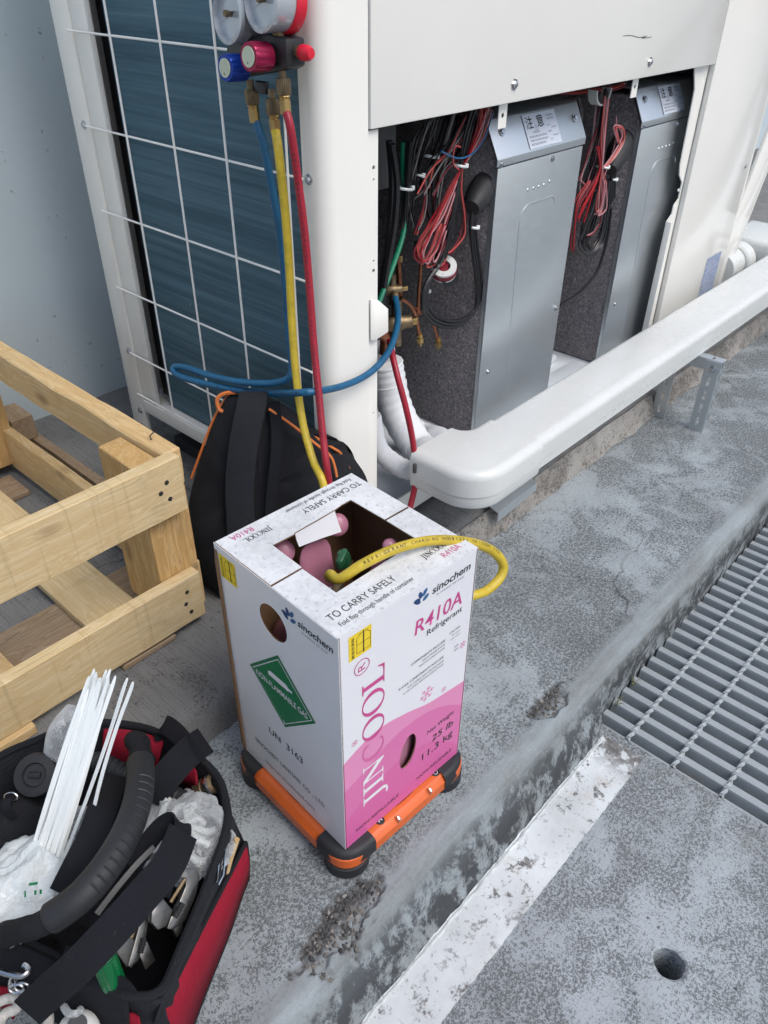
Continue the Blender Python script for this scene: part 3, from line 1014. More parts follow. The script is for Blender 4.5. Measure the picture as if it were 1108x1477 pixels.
# grille side: rear post with fold, bottom rail, coil, dark recess, wires
U(MB().box(XS, XS + 0.012, 1.118, 1.18, UZ0, UZ1), 'rear_post', 'white', bevel=0.003)
U(MB().box(XS + 0.004, XS + 0.016, 1.062, 1.117, 0.166, UZ1), 'rear_post_return', 'white', bevel=0.002)
U(MB().box(XS + 0.001, XS + 0.05, 0.4975, 1.117, 0.132, 0.165), 'bottom_rail', 'white', bevel=0.003)
U(MB().box(XS + 0.05, XS + 0.06, 1.02, 1.10, 0.17, UZ1), 'dark_baffle', 'blackp')
U(MB().box(XS + 0.028, XS + 0.05, 0.47, 1.04, 0.168, UZ1), 'coil', 'coil')
U(MB().box(XS + 0.02, XS + 0.026, 0.497, 0.503, 0.17, UZ1), 'coil_edge_seal', 'blackp')
U(MB().box(XS + 0.06, 2.2, 0.52, 1.10, 0.012, 0.046), 'dark_gap_box', 'dark')  # dark box filling the gap under the pan, in place of shade
for z in (0.181, 0.288, 0.445, 0.609, 0.771, 0.933, 1.095, 1.257, 1.419, 1.58):
    U(MB().tube([(XS - 0.0045, 1.125, z), (XS - 0.0045, 1.10, z), (XS - 0.0045, 0.80, z), (XS - 0.0045, 0.492, z)], 0.0021, 7), 'guard_wire', 'wire_white')
for y in (0.972, 0.821, 0.674, 0.522):
    U(MB().tube([(XS - 0.0082, y, 0.176), (XS - 0.0082, y, 0.9), (XS - 0.0082, y, 1.59)], 0.0021, 7), 'guard_wire', 'wire_white')
for (y, z) in ((1.137, 0.771), (0.483, 0.771), (1.135, 0.288), (1.135, 0.130), (1.137, 0.085), (1.137, 1.257), (0.483, 1.257)):
    U(MB().lathe([(0.0085, 0), (0.0085, 0.0015), (0.0055, 0.0016), (0.005, 0.005), (0, 0.0055)], (XS, y, z), (-1, 0, 0), 8), 'panel_screw', 'chrome')
# inside of the opening
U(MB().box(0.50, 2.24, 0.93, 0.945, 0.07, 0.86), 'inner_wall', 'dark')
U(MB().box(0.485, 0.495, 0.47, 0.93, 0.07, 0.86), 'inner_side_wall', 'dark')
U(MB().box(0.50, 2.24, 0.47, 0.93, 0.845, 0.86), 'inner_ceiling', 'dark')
MAT['pan'] = plain('painted_base_pan', (0.62, 0.67, 0.72, 1), 0.35, 0.0)
pan = MB().box(0.47, 2.24, 0.462, 0.95, 0.048, 0.07)
pan.box(1.30, 1.52, 0.50, 0.56, 0.07, 0.083)
pan.box(1.33, 1.50, 0.60, 0.68, 0.07, 0.092)
U(pan, 'base_pan', 'pan', bevel=0.005)
U(MB().box(0.47, 2.24, YF + 0.004, YF + 0.011, 0.032, 0.085), 'base_lip', 'white', bevel=0.002)
for x in (0.60, 1.5, 2.1):
    U(MB().box(x - 0.08, x + 0.08, YF - 0.03, YF + 0.06, ZS + 0.001, 0.031), 'foot_rail', 'white', bevel=0.006)
U(MB().box(0.54, 0.72, 0.56, 0.76, 0.70, 0.845), 'terminal_box', 'greyp', bevel=0.004)

# compressor covers: felt body, steel front with pressed panel, sloped lid with label
def cover(x0, x1):
    y = 0.50
    root = U(MB().box(x0, x1, y - 0.004, y, 0.085, 0.705), 'compressor_cover', 'galv', bevel=0.0015)
    f = MB()
    rows = []
    for i in range(13):
        xx = x0 + 0.004 + (x1 - x0 - 0.012) * i / 12
        rows.append([Vector((xx, a, b)) for a, b in ((0.505, 0.072), (0.505, 0.72), (0.538, 0.778), (0.68, 0.778), (0.86, 0.778), (0.86, 0.072))])
    f.prism([(x0 + 0.003, a, b) for a, b in ((0.501, 0.072), (0.501, 0.712), (0.536, 0.776), (0.86, 0.776), (0.86, 0.072))], (x1 - x0 - 0.009, 0, 0))
    keep(f.build('felt_jacket', MAT['felt'], unit, bevel=0.004), unit)
    MB().box(x1 - 0.0055, x1 - 0.0005, y + 0.001, y + 0.05, 0.085, 0.703).build('side_return', MAT['galv'], root)
    MB().box(x0 + 0.0002, x0 + 0.0028, y + 0.0005, y + 0.009, 0.085, 0.703).build('edge_return', MAT['galv'], root)
    lid = MB()
    lid.prism([(x0 - 0.006, a, b) for a, b in ((0.495, 0.708), (0.4945, 0.722), (0.530, 0.790), (0.537, 0.7935), (0.80, 0.7935), (0.80, 0.7915), (0.538, 0.7905), (0.5325, 0.788), (0.4985, 0.722), (0.4985, 0.708))], (x1 - x0 + 0.012, 0, 0))
    lo = lid.build('lid', MAT['galv'], root, bevel=0.0012)
    for xx in (x1 + 0.0045,):
        sd = MB().prism([(xx, a, b) for a, b in ((0.499, 0.708), (0.499, 0.722), (0.533, 0.787), (0.58, 0.79), (0.58, 0.74))], (0.0015, 0, 0))
        sd.build('lid_cheek', MAT['galv'], root)
    dirv = Vector((0, 0.0355, 0.068)).normalized()
    nrm = Vector((1, 0, 0)).cross(dirv)
    o = Vector((x0, 0.4945, 0.722)) + nrm * 0.0012
    fr = frame(o, (1, 0, 0), dirv)
    # screws on the lid and front
    for (a, b) in ((0.03, 0.05), (x1 - x0 - 0.022, 0.045)):
        MB().lathe([(0.009, 0), (0.0085, 0.0016), (0.0055, 0.0018), (0.005, 0.005), (0, 0.0056)], fr @ Vector((a, b, 0)), nrm, 8).build('lid_screw', MAT['chrome'], root)
    for (a, b) in ((x1 - 0.125, 0.695), (x0 + 0.03, 0.25), (x1 - 0.02, 0.33), (x0 + 0.008, 0.712)):
        MB().lathe([(0.007, 0), (0.0065, 0.0014), (0.004, 0.0016), (0.0038, 0.004), (0, 0.0046)], (a, y - 0.004, b), (0, -1, 0), 8).build('front_screw', MAT['chrome'], root)
    # pressed line
    w = x1 - x0
    pth = [(x0 + 0.36 * w, y - 0.0042, 0.14), (x0 + 0.315 * w, y - 0.0042, 0.45), (x0 + 0.30 * w, y - 0.0042, 0.57)] + \
          [(x0 + 0.30 * w + 0.035 - 0.035 * math.cos(t * math.pi / 12), y - 0.0042, 0.58 + 0.035 * math.sin(t * math.pi / 12)) for t in range(1, 7)] + \
          [(x0 + 0.66 * w + 0.02 * math.sin(t * math.pi / 8), y - 0.0042, 0.595 + 0.02 * math.cos(t * math.pi / 8)) for t in range(5)]
    MB().tube(pth, [0.0006] + [0.0017] * (len(pth) - 2) + [0.0008], 6).build('pressed_rib', MAT['galv'], root)
    for i in range(5):
        MB().lathe([(0.0036, 0), (0.0026, 0.0014), (0, 0.0018)], (x0 + 0.36 * w + 0.021 * i, y - 0.004, 0.645 + 0.004 * (i == 4)), (0, -1, 0), 10).build('pressed_dimple', MAT['galv'], root)
    # caution label
    lb = flat([(0.110, 0.004), (0.232, 0.004), (0.232, 0.072), (0.110, 0.072)], fr, MAT['label'], root, 'caution_label', 0.0004)
    fr2 = fr @ Matrix.Translation((0, 0, 0.0004))
    text('注', fr2, 0.117, 0.142, 0.045, MAT['ink'], root, 0.019, bold=0.012)
    text('意', fr2, 0.157, 0.182, 0.045, MAT['ink'], root, 0.019, bold=0.012)
    text('⚠', fr2, 0.145, 0.156, 0.040, MAT['ink'], root, 0.008)
    bars(fr2, [(0.135, 0.033, 0.025, 0.004), (0.118, 0.025, 0.066, 0.004), (0.118, 0.0175, 0.066, 0.004), (0.118, 0.010, 0.056, 0.004),
               (0.195, 0.061, 0.028, 0.0035), (0.196, 0.054, 0.026, 0.0035), (0.19, 0.042, 0.012, 0.003), (0.206, 0.036, 0.02, 0.003), (0.19, 0.029, 0.014, 0.003), (0.206, 0.020, 0.02, 0.003), (0.193, 0.013, 0.01, 0.003)], MAT['ink'], root)
    return root
cover(0.957, 1.284)
cover(1.563, 1.895)

# wiring, pipes and valves inside the opening
MAT['w_red'] = plain('red_wire', (0.36, 0.008, 0.014, 1), 0.4)
MAT['w_salmon'] = plain('salmon_wire', (0.46, 0.075, 0.065, 1), 0.4)
MAT['w_pink'] = plain('pink_wire', (0.48, 0.22, 0.24, 1), 0.4)
MAT['w_dred'] = plain('dark_red_wire', (0.16, 0.012, 0.02, 1), 0.4)
MAT['w_black'] = plain('black_wire', (0.012, 0.012, 0.014, 1), 0.35)
MAT['w_grey'] = plain('grey_wire', (0.16, 0.15, 0.15, 1), 0.5)
MAT['w_blue'] = plain('blue_wire', (0.01, 0.09, 0.22, 1), 0.4)
MAT['w_green'] = plain('green_earth_wire', (0.005, 0.17, 0.09, 1), 0.35)
rw = random.Random(3)
def wires(spine, cols, y, spread, r=0.0017, dy=0.012, name='wire'):
    """a bunch of wires: each follows the spine [(px, py, tightness)] with its own wander"""
    for c in cols * (2 if len(cols) > 3 and r < 0.003 else 1):
        ph = rw.uniform(-1, 1), rw.uniform(-1, 1), rw.uniform(-1, 1)
        pts = []
        for i, (a, b, s) in enumerate(spine):
            pts.append(at(a + (ph[0] + 0.35 * math.sin(i * 2 + ph[2] * 5)) * spread * s, b + ph[1] * spread * s * 0.8, 1, y + ph[2] * dy * (0.3 + s)))
        keep(MB().tube(smoothpath(pts, 6), r, 6).build(name, MAT[c], unit), unit)
wires([(700, 150, .7), (692, 185, .6), (678, 220, .4), (667, 240, .2), (650, 275, .6), (632, 312, .9), (612, 345, 1), (606, 364, .9), (612, 376, .8), (624, 362, .8), (640, 322, .7)], ['w_salmon', 'w_red', 'w_dred', 'w_salmon', 'w_pink', 'w_dred'], 0.515, 8)
wires([(704, 155, .5), (688, 200, .5), (667, 240, .2), (652, 285, .6), (640, 330, .8), (628, 365, 1), (622, 380, .7), (632, 372, .8), (645, 335, .7)], ['w_dred', 'w_salmon', 'w_dred', 'w_pink', 'w_black', 'w_grey'], 0.522, 10)
wires([(686, 150, .7), (673, 200, .5), (665, 245, .2), (655, 300, .3), (648, 345, .3), (640, 372, .3)], ['w_black'] * 5, 0.518, 8, 0.0028)
wires([(667, 242, .2), (666, 275, .3), (670, 310, .5), (668, 340, .7), (655, 360, .6), (647, 366, .8)], ['w_dred', 'w_salmon', 'w_dred'], 0.508, 7)
wires([(664, 212, .3), (656, 212, .3), (654, 235, .3), (662, 245, .2)], ['w_salmon', 'w_dred'], 0.508, 5)
wires([(710, 163, .3), (700, 195, .4), (683, 220, .4), (660, 228, .4), (636, 218, .4)], ['w_blue', 'w_blue'], 0.508, 4)
wires([(648, 160, 1), (640, 190, 1), (628, 225, .5), (615, 250, .4), (606, 275, .5), (592, 290, .5)], ['w_grey', 'w_black', 'w_grey', 'w_black', 'w_black'], 0.56, 10)
wires([(613, 258, .3), (612, 290, .6), (606, 318, .8), (601, 335, .8)], ['w_dred', 'w_grey', 'w_salmon'], 0.535, 7)
wires([(660, 160, .8), (650, 190, .8), (646, 212, .6)], ['w_grey', 'w_black'], 0.54, 8, 0.004)
wires([(565, 205, .4), (570, 260, .3), (566, 320, .4), (556, 400, .4), (548, 450, .4)], ['w_black', 'w_black', 'w_black'], 0.53, 14, 0.007)
wires([(592, 205, .3), (588, 250, .3), (585, 300, .3), (580, 330, .3)], ['w_black', 'w_grey'], 0.56, 6, 0.006)
keep(MB().tube(smoothpath([at(581, 205, 1, 0.57), at(581, 240, 1, 0.57), at(584, 290, 1, 0.565), at(582, 335, 1, 0.555), at(570, 375, 1, 0.54), at(553, 420, 1, 0.525), at(545, 440, 1, 0.52)], 8), 0.0052, 8).build('earth_wire', MAT['w_green'], unit), unit)
wires([(690, 150, 1), (676, 185, .9), (655, 215, .9), (632, 240, 1), (618, 275, 1)], ['w_black', 'w_grey', 'w_dred', 'w_black', 'w_salmon'], 0.53, 12)
wires([(668, 152, 1), (655, 190, 1), (640, 230, .8), (628, 262, .9), (625, 300, 1), (632, 330, 1)], ['w_black', 'w_dred', 'w_grey', 'w_black'], 0.545, 11)
wires([(630, 165, 1), (612, 205, 1), (600, 245, .9), (596, 290, 1), (600, 330, 1)], ['w_black', 'w_grey', 'w_black', 'w_black'], 0.56, 10)
# bundle between the covers
wires([(872, 135, 1), (862, 180, 1), (856, 225, .8), (848, 262, 1), (842, 300, 1)], ['w_black', 'w_grey', 'w_pink', 'w_black', 'w_dred'], 0.53, 9)
wires([(845, 132, .5), (842, 170, .8), (828, 225, .9), (824, 238, .8), (838, 262, .6), (862, 275, .6), (885, 215, .3), (889, 170, .5)][4:] , ['w_pink'], 0.515, 4)
wires([(876, 130, .3), (873, 180, .4), (869, 243, .25), (860, 290, .6), (848, 330, .8), (842, 352, .7), (852, 364, .5), (868, 345, .5), (878, 300, .4), (880, 260, .3)], ['w_black'] * 5, 0.515, 9, 0.0027)
wires([(875, 140, .4), (870, 200, .5), (868, 243, .25), (868, 270, .6), (864, 300, .7), (862, 308, .6), (870, 296, .7), (873, 262, .4)], ['w_pink', 'w_pink', 'w_salmon', 'w_pink'], 0.508, 8)
wires([(871, 242, .25), (886, 225, .5), (898, 200, .6), (897, 184, .6), (888, 184, .5), (892, 205, .6)], ['w_pink', 'w_salmon', 'w_pink', 'w_dred'], 0.508, 6)
wires([(863, 212, .3), (866, 243, .25), (855, 270, .6), (842, 300, .8), (836, 318, .7)], ['w_red', 'w_dred', 'w_dred', 'w_red', 'w_black'], 0.508, 9)
wires([(850, 262, .4), (832, 292, .5), (826, 325, .5), (824, 362, .6)], ['w_red', 'w_red', 'w_dred'], 0.508, 7)
wires([(860, 185, .5), (852, 210, .6), (840, 245, .6), (832, 262, .6)], ['w_dred', 'w_dred', 'w_grey'], 0.53, 6)
wires([(864, 300, .4), (866, 318, .5), (858, 334, .5), (848, 340, .5)], ['w_dred', 'w_pink'], 0.515, 5)
wires([(882, 300, .2), (876, 345, .2), (862, 390, .2), (838, 420, .2), (808, 440, .2)], ['w_black'], 0.508, 2, 0.004)
wires([(800, 133, .4), (830, 134, .3), (860, 130, .5), (880, 128, .5), (900, 122, .5)], ['w_red', 'w_salmon', 'w_dred', 'w_pink', 'w_black', 'w_black'], 0.55, 7)
wires([(833, 140, .6), (838, 165, .5), (830, 185, .5)], ['w_grey', 'w_dred', 'w_black', 'w_grey'], 0.56, 9)
# cable ties and grommets on the bundles
def ring(px, py, y, rx, mat='tie', th=0.0028, ax=(0.2, 0, 1), r2=None, name='tie_band'):
    c = at(px, py, 1, y)
    a = Vector(ax).normalized()
    u = a.orthogonal().normalized()
    w_ = a.cross(u)
    o = MB().tube([c + (u * math.cos(t * 2 * math.pi / 20) + w_ * math.sin(t * 2 * math.pi / 20)) * rx for t in range(20)], th, 6, closed=True).build(name, MAT[mat], unit)
    keep(o, unit)
    o2 = MB().obox(c + Vector((rx * 0.7, -rx * 0.72, 0)), (0.004, 0, 0), (0, 0.003, 0), (0, 0, 0.004)).build('tie_head', MAT[mat], unit, bevel=0.001)
    keep(o2, unit)
ring(663, 239, 0.515, 0.013); ring(869, 241, 0.515, 0.015); ring(622, 226, 0.555, 0.012); ring(580, 271, 0.56, 0.020); ring(606, 253, 0.54, 0.006, th=0.0018); ring(683, 328, 0.515, 0.009); ring(885, 259, 0.515, 0.008); ring(615, 420, 0.56, 0.006, th=0.0018)
# white wiring saddle between the covers
keep(MB().lathe([(0.030, -0.012), (0.034, -0.012), (0.034, 0.012), (0.030, 0.012), (0.030, -0.012)], at(866, 128, 1, 0.52), (0.1, 1, 0), 16, arc=(0, math.pi), u=(1, 0, 0)).build('wiring_saddle', MAT['white2'], unit), unit)
# black rubber boots and cables leaving the covers
def boot(p0, p1, y, cab):
    a, b = at(*p0, 1, y + 0.02), at(*p1, 1, y)
    d = b - a
    keep(MB().tube([a - d * 0.2, a, a + d * 0.35, a + d * 0.8, b], [0.022, 0.027, 0.029, 0.024, 0.017], 14).build('rubber_boot', MAT['rubber'], unit), unit)
    for off in (-0.006, 0.0, 0.007):
        pts = [b - d * 0.2 + Vector((off, 0, 0))] + [at(q[0], q[1], 1, y) + Vector((off, 0, off * 0.8)) for q in cab]
        keep(MB().tube(smoothpath(pts, 6), 0.0042, 7).build('power_cable', MAT['w_black'], unit), unit)
boot((703, 262), (680, 300), 0.515, [(682, 325), (685, 360), (690, 400), (690, 435), (676, 458), (652, 468), (628, 462), (614, 445), (613, 420), (620, 400), (632, 385)])
boot((898, 205), (880, 245), 0.515, [(884, 265), (883, 290)])
# reel of tape hanging at the cable end
c = at(640, 388, 1, 0.53)
MAT['tape'] = plain('maroon_tape', (0.20, 0.01, 0.025, 1), 0.4)
keep(MB().lathe([(0.014, -0.011), (0.027, -0.011), (0.027, 0.011), (0.014, 0.011), (0.014, -0.010)], c, (-0.45, -0.35, 0.82), 24).build('ferrite_ring', MAT['white2'], unit), unit)
keep(MB().lathe([(0.0272, -0.006), (0.0278, -0.006), (0.0278, 0.006), (0.0272, 0.006)], c, (-0.45, -0.35, 0.82), 24).build('ferrite_band', MAT['tape'], unit), unit)
wires([(650, 385, .5), (658, 395, .5), (655, 408, .5), (642, 408, .5), (640, 396, .4)], ['w_black'] * 4, 0.525, 6, 0.0028)
keep(MB().obox(at(606, 356, 1, 0.62), (0.011, 0, 0), (0, 0.008, 0), (0.001, 0, 0.014)).build('green_connector', plain('green_connector', (0.02, 0.07, 0.06, 1), 0.5), unit, bevel=0.001), unit)
# copper pipes with brass service ports
def pipe(pts, y, r, mat='copper', name='copper_pipe', seg=10):
    P = smoothpath([at(a, b, 1, y + (q[0] if q else 0)) for a, b, *q in pts], 6)
    return keep(MB().tube(P, r, seg).build(name, MAT[mat], unit), unit)
pipe([(607, 376), (606, 400), (604, 425), (603, 452)], 0.60, 0.0042)
pipe([(603, 447), (612, 452), (622, 460), (628, 475), (631, 488)], 0.60, 0.0040)
pipe([(607, 452), (598, 452), (596, 445), (604, 446)], 0.60, 0.0035)
pipe([(578, 430), (592, 440), (600, 455), (603, 472), (605, 482)], 0.585, 0.0042)
pipe([(574, 370), (576, 400), (577, 430), (575, 455)], 0.60, 0.0062)
pipe([(548, 478), (556, 486), (556, 510)], 0.56, 0.013, 'copper')
def port(px, py, y):
    a = at(px, py, 1, y)
    d = Vector((0.12, -0.05, -1)).normalized()
    keep(MB().lathe([(0.0045, -0.006), (0.0045, 0), (0.0075, 0.001), (0.0075, 0.005), (0.0055, 0.006), (0.0055, 0.008), (0.008, 0.009), (0.008, 0.020), (0.0065, 0.022), (0.003, 0.0225), (0.003, 0.029), (0, 0.029)], a, d, 6).build('service_port', MAT['brass'], unit, smooth=30), unit)
port(605.5, 482, 0.585); port(632, 488, 0.60)
keep(MB().lathe([(0.005, 0), (0.0065, 0.001), (0.0065, 0.012), (0.005, 0.013)], at(607, 380, 1, 0.60), (0, 0, 1), 6).build('flare_nut', MAT['brass'], unit), unit)
keep(MB().lathe([(0.005, 0), (0.0075, 0.001), (0.0075, 0.014), (0.005, 0.015)], at(576, 378, 1, 0.60), (0, 0, 1), 6).build('flare_nut', MAT['brass'], unit), unit)
# service valves
def valve(px, py, y, s=1.0):
    c_ = at(px, py, 1, y)
    keep(MB().lathe([(0.010 * s, -0.03 * s), (0.018 * s, -0.028 * s), (0.022 * s, -0.012 * s), (0.022 * s, 0.012 * s), (0.017 * s, 0.02 * s), (0.017 * s, 0.04 * s), (0.012 * s, 0.042 * s), (0, 0.042 * s)], c_, (0.75, -0.62, 0.1), 14).build('valve_body', MAT['brassd'], unit), unit)
    e = c_ + Vector((0.75, -0.62, 0.1)) * 0.042 * s
    keep(MB().obox(e + Vector((0.004, -0.003, 0)), Vector((0.62, 0.75, 0)) * 0.008 * s, (0, 0, 0.009 * s), Vector((0.75, -0.62, 0.1)) * 0.006).build('valve_cap', MAT['brass'], unit, bevel=0.0015), unit)
    keep(MB().lathe([(0.014 * s, -0.06 * s), (0.014 * s, 0.06 * s)], c_, (0.05, 0.05, 1), 12).build('valve_stem', MAT['brassd'], unit), unit)
valve(572, 466, 0.545, 0.78)
valve(566, 418, 0.56, 0.5)
# lagged pipes down to the duct
def lag(pts, r, name='lagged_pipe', seg=16):
    P = smoothpath(pts, 8)
    rr = [r * (1 + 0.03 * math.sin(i * 1.9)) for i in range(len(P))]
    o = keep(MB().tube(P, rr, seg).build(name, MAT['foam'], unit), unit)
    return P
P = lag([at(556, 522, 1, 0.56), at(560, 545, 1, 0.555), at(568, 580, 1, 0.54), at(583, 615, 1, 0.505), at(606, 648, 1, 0.455), Vector((0.675, 0.405, 0.195)), Vector((0.69, 0.36, 0.19))], 0.037)
for i in (10, 24, 33):
    keep(MB().tube([P[i] + (Matrix.Rotation(t * math.pi / 8, 3, (P[i + 1] - P[i]).normalized()) @ (P[i + 1] - P[i]).orthogonal().normalized()) * 0.0372 for t in range(16)], 0.0016, 5, closed=True).build('lagging_tie', MAT['white2'], unit), unit)
lag([at(549, 500, 1, 0.60), at(556, 560, 1, 0.60), at(575, 605, 1, 0.585), at(612, 628, 1, 0.55), Vector((0.735, 0.43, 0.195)), Vector((0.735, 0.36, 0.19))], 0.030)
lag([at(535, 600, 1, 0.50), at(545, 645, 1, 0.49), at(568, 668, 1, 0.462), at(590, 678, 1, 0.43), Vector((0.632, 0.395, 0.185)), Vector((0.64, 0.36, 0.185))], 0.021)
keep(MB().tube(smoothpath([at(594, 600, 1, 0.50), at(606, 615, 1, 0.485), at(616, 632, 1, 0.46), at(628, 650, 1, 0.43)], 6), 0.005, 8).build('drain_cable', MAT['w_black'], unit), unit)

# ------------------------------------------------------------------ pipe duct in front of the unit
DY0, DY1, DZ0, DZ1 = 0.235, 0.368, 0.157, 0.238
duct = thing('pipe_duct', 'ivory plastic pipe duct running along the front of the unit', 'pipe duct', (1.5, 0.3, DZ0))
def D(mb, name, mat='white2', bevel=0.0, bseg=4, **kw):
    return keep(mb.build(name, MAT[mat], duct, bevel=bevel, bseg=bseg, **kw), duct)
def duct_run(x0, x1):
    # cover: rounded upper edges; base tray below the seam
    def prof(inset=0):
        r = 0.017
        pts = [(DY0 + inset, 0.1855), (DY0 + inset, DZ1 - r - 0.006)]
        pts += [(DY0 + r + 0.006 - (r + 0.006) * math.cos(math.radians(a)), DZ1 - r + r * math.sin(math.radians(a))) for a in range(0, 91, 15)]
        pts += [(DY1 - r + r * math.sin(math.radians(a)), DZ1 - r + r * math.cos(math.radians(a))) for a in range(0, 91, 15)]
        pts += [(DY1, 0.1855)]
        return pts
    D(MB().prism([(x0, a, b) for a, b in prof()], (x1 - x0, 0, 0)), 'straight_cover', smooth=30)
    r = 0.006
    base = [(DY0 + 0.0025, 0.1848), (DY0 + 0.0025, DZ0 + r), (DY0 + 0.0025 + r, DZ0), (DY1 - r, DZ0), (DY1 - 0.0025, DZ0 + r), (DY1 - 0.0025, 0.1848)]
    D(MB().prism([(x0, a, b) for a, b in base], (x1 - x0, 0, 0)), 'straight_base', smooth=30)
duct_run(0.80, 4.6)
el = [(0.592, 0.398), (0.592, 0.325)] + arc(0.690, 0.328, 0.098, 180, 270, 10) + [(0.815, DY0 - 0.005), (0.815, DY1 + 0.004), (0.775, DY1 + 0.004), (0.757, 0.380), (0.750, 0.398)]
def elbow_plan(d):
    x0, y0, xi, y1, R, r, yE, xE = 0.5985, 0.2275, 0.745, 0.3745, 0.082, 0.026, 0.402, 0.818
    P_ = [(x0 + d, yE)] + arc(x0 + R, y0 + R, R - d, 180, 270, 12) + [(xE, y0 + d), (xE, y1 - d)]
    return P_ + arc(xi + r, y1 + r, r + d, 270, 180, 8) + [(xi - d, yE)]
def elbow_loft(rings, name):
    rows = [[Vector((x, y, z)) for x, y in elbow_plan(d)] for d, z in rings]
    mb = MB().grid(rows, closed=True)
    n = len(rows[0])
    mb.add(rows[0], [tuple(range(n))]); mb.add(rows[-1], [tuple(range(n))])
    D(mb, name, smooth=32)
rd, zt = 0.019, DZ1 + 0.003
elbow_loft([(0, 0.1855), (0, zt - rd)] + [(rd - rd * math.cos(math.radians(t)), zt - rd + rd * math.sin(math.radians(t))) for t in range(15, 91, 15)], 'elbow_cover')
elbow_loft([(0.003, 0.1848), (0.003, DZ0 + 0.006), (0.006, DZ0 - 0.001), (0.012, DZ0 - 0.005)], 'elbow_base')
# finger slots in the elbow cover
D(MB().obox((0.597, 0.388, 0.208), (0.0035, 0, 0), (0, 0.0035, 0), (0, 0, 0.011)), 'slot', 'greyp', bevel=0.002)
D(MB().obox((0.788, DY0 - 0.004, 0.212), (0.0028, 0, 0), (0, 0.0025, 0), (0, 0, 0.010)), 'slot', 'greyp', bevel=0.0015)
# branch at the far end of the unit
D(MB().lathe([(0.052, 0), (0.052, 0.16)], (2.296, 0.475, 0.185), (1, 0, 0), 24), 'branch_pipe', smooth=35)
D(MB().lathe([(0.058, 0), (0.064, 0.006), (0.064, 0.05), (0.058, 0.056)], (2.40, 0.475, 0.185), (1, -0.12, 0), 24), 'branch_collar', smooth=35)
D(MB().box(2.46, 2.72, DY1 + 0.001, 0.55, DZ0, DZ1 + 0.02), 'branch_box', bevel=0.02, smooth=35)

# slotted steel supports
def slots(w, h, n, sw=0.009, sh=0.026, off=0.0):
    return [[(0, 0), (w, 0), (w, h), (0, h)]] + [stadium(w * 0.5, 0.03 + off + i * (h - 0.05) / max(1, n - 1), sw, sh) for i in range(n)]
def support(x, label):
    r = thing('slotted_support', label, 'bracket', (x, 0.26, ZL), group='slotted steel supports under the duct')
    for (y, sgn) in ((0.177, 1), (0.333, -1)):
        h = 0.214
        a = shape2d('web', slots(0.040, h, 5), 0.0025, frame((x, y, ZL + 0.0005), (0, sgn, 0), (0, 0, 1)), MAT['galv'], r)
        b = shape2d('flange', slots(0.030, h, 5, off=0.012, sw=0.007), 0.0025, frame((x + 0.0014, y - 0.0013 * sgn + 0.0013 * sgn, ZL + 0.0005), (1, 0, 0), (0, 0, 1)), MAT['galv'], r)
        keep(a, r); keep(b, r)
        keep(MB().lathe([(0.009, 0), (0.009, 0.005), (0.0045, 0.0052), (0.0045, 0.012), (0, 0.012)], (x - 0.0015, y + 0.016 * sgn, ZL + h - 0.022), (-1, 0, 0), 6).build('bolt', MAT['chrome'], r), r)
    c_ = shape2d('cross_arm', [[(0, 0), (0.165, 0), (0.165, 0.030), (0, 0.030)], stadium(0.03, 0.015, 0.007, 0.02)], 0.0025, frame((x + 0.0028, 0.174, ZL + 0.2155), (0, 1, 0), (1, 0, 0)), MAT['galv'], r)
    keep(c_, r)
    keep(MB().box(x + 0.0016, x + 0.0042, 0.1745, 0.339, ZL + 0.184, ZL + 0.2145).build('cross_arm_web', MAT['galv'], r), r)
support(1.634, 'galvanised slotted angle support under the straight duct, far from the carton')
r = thing('angle_bar', 'short galvanised angle bar lying under the duct elbow on the slab edge', 'angle bar', (0.95, 0.33, ZL), group='slotted steel supports under the duct')
keep(MB().obox((0.90, 0.333, 0.020), (0.085, 0.004, 0), (-0.001, 0.012, 0.004), (0, 0, 0.0012)).build('plate', MAT['galv'], r), r)
keep(MB().obox((0.90, 0.319, 0.004), (0.085, 0.004, 0), (0, 0.0012, 0), (0, 0, 0.012)).build('flange', MAT['galv'], r), r)
# removed panel leaning at the far end of the unit
lp = thing('leaning_panel', 'cream sheet-metal panel leaning beyond the far end of the unit', 'panel', (2.42, 0.46, ZS))
a0, a1 = Vector((2.325, 0.452, 0.16)), at(1108, 245, 1, 0.452)
dv = (a1 - a0).normalized()
T0 = a0 - dv * (0.155 / dv.z); T1 = a0 + dv * 0.75
sd_ = Vector((0.62, 0.55, 0)).normalized()
keep(MB().prism([T0 - Vector((0.14, 0, 0)), T0, T1, T1 - Vector((0.14, 0, 0))], (0.0, 0.012, 0)).build('sheet', MAT['white'], lp, bevel=0.002), lp)
keep(MB().prism([T0 + Vector((0.0005, -0.001, 0)), T0 + Vector((0.062, 0.02, 0)), T1 + Vector((0.062, 0.02, 0)), T1 + Vector((0.0005, -0.001, 0))], (0.0, 0.01, 0)).build('folded_edge', MAT['white'], lp, bevel=0.002), lp)

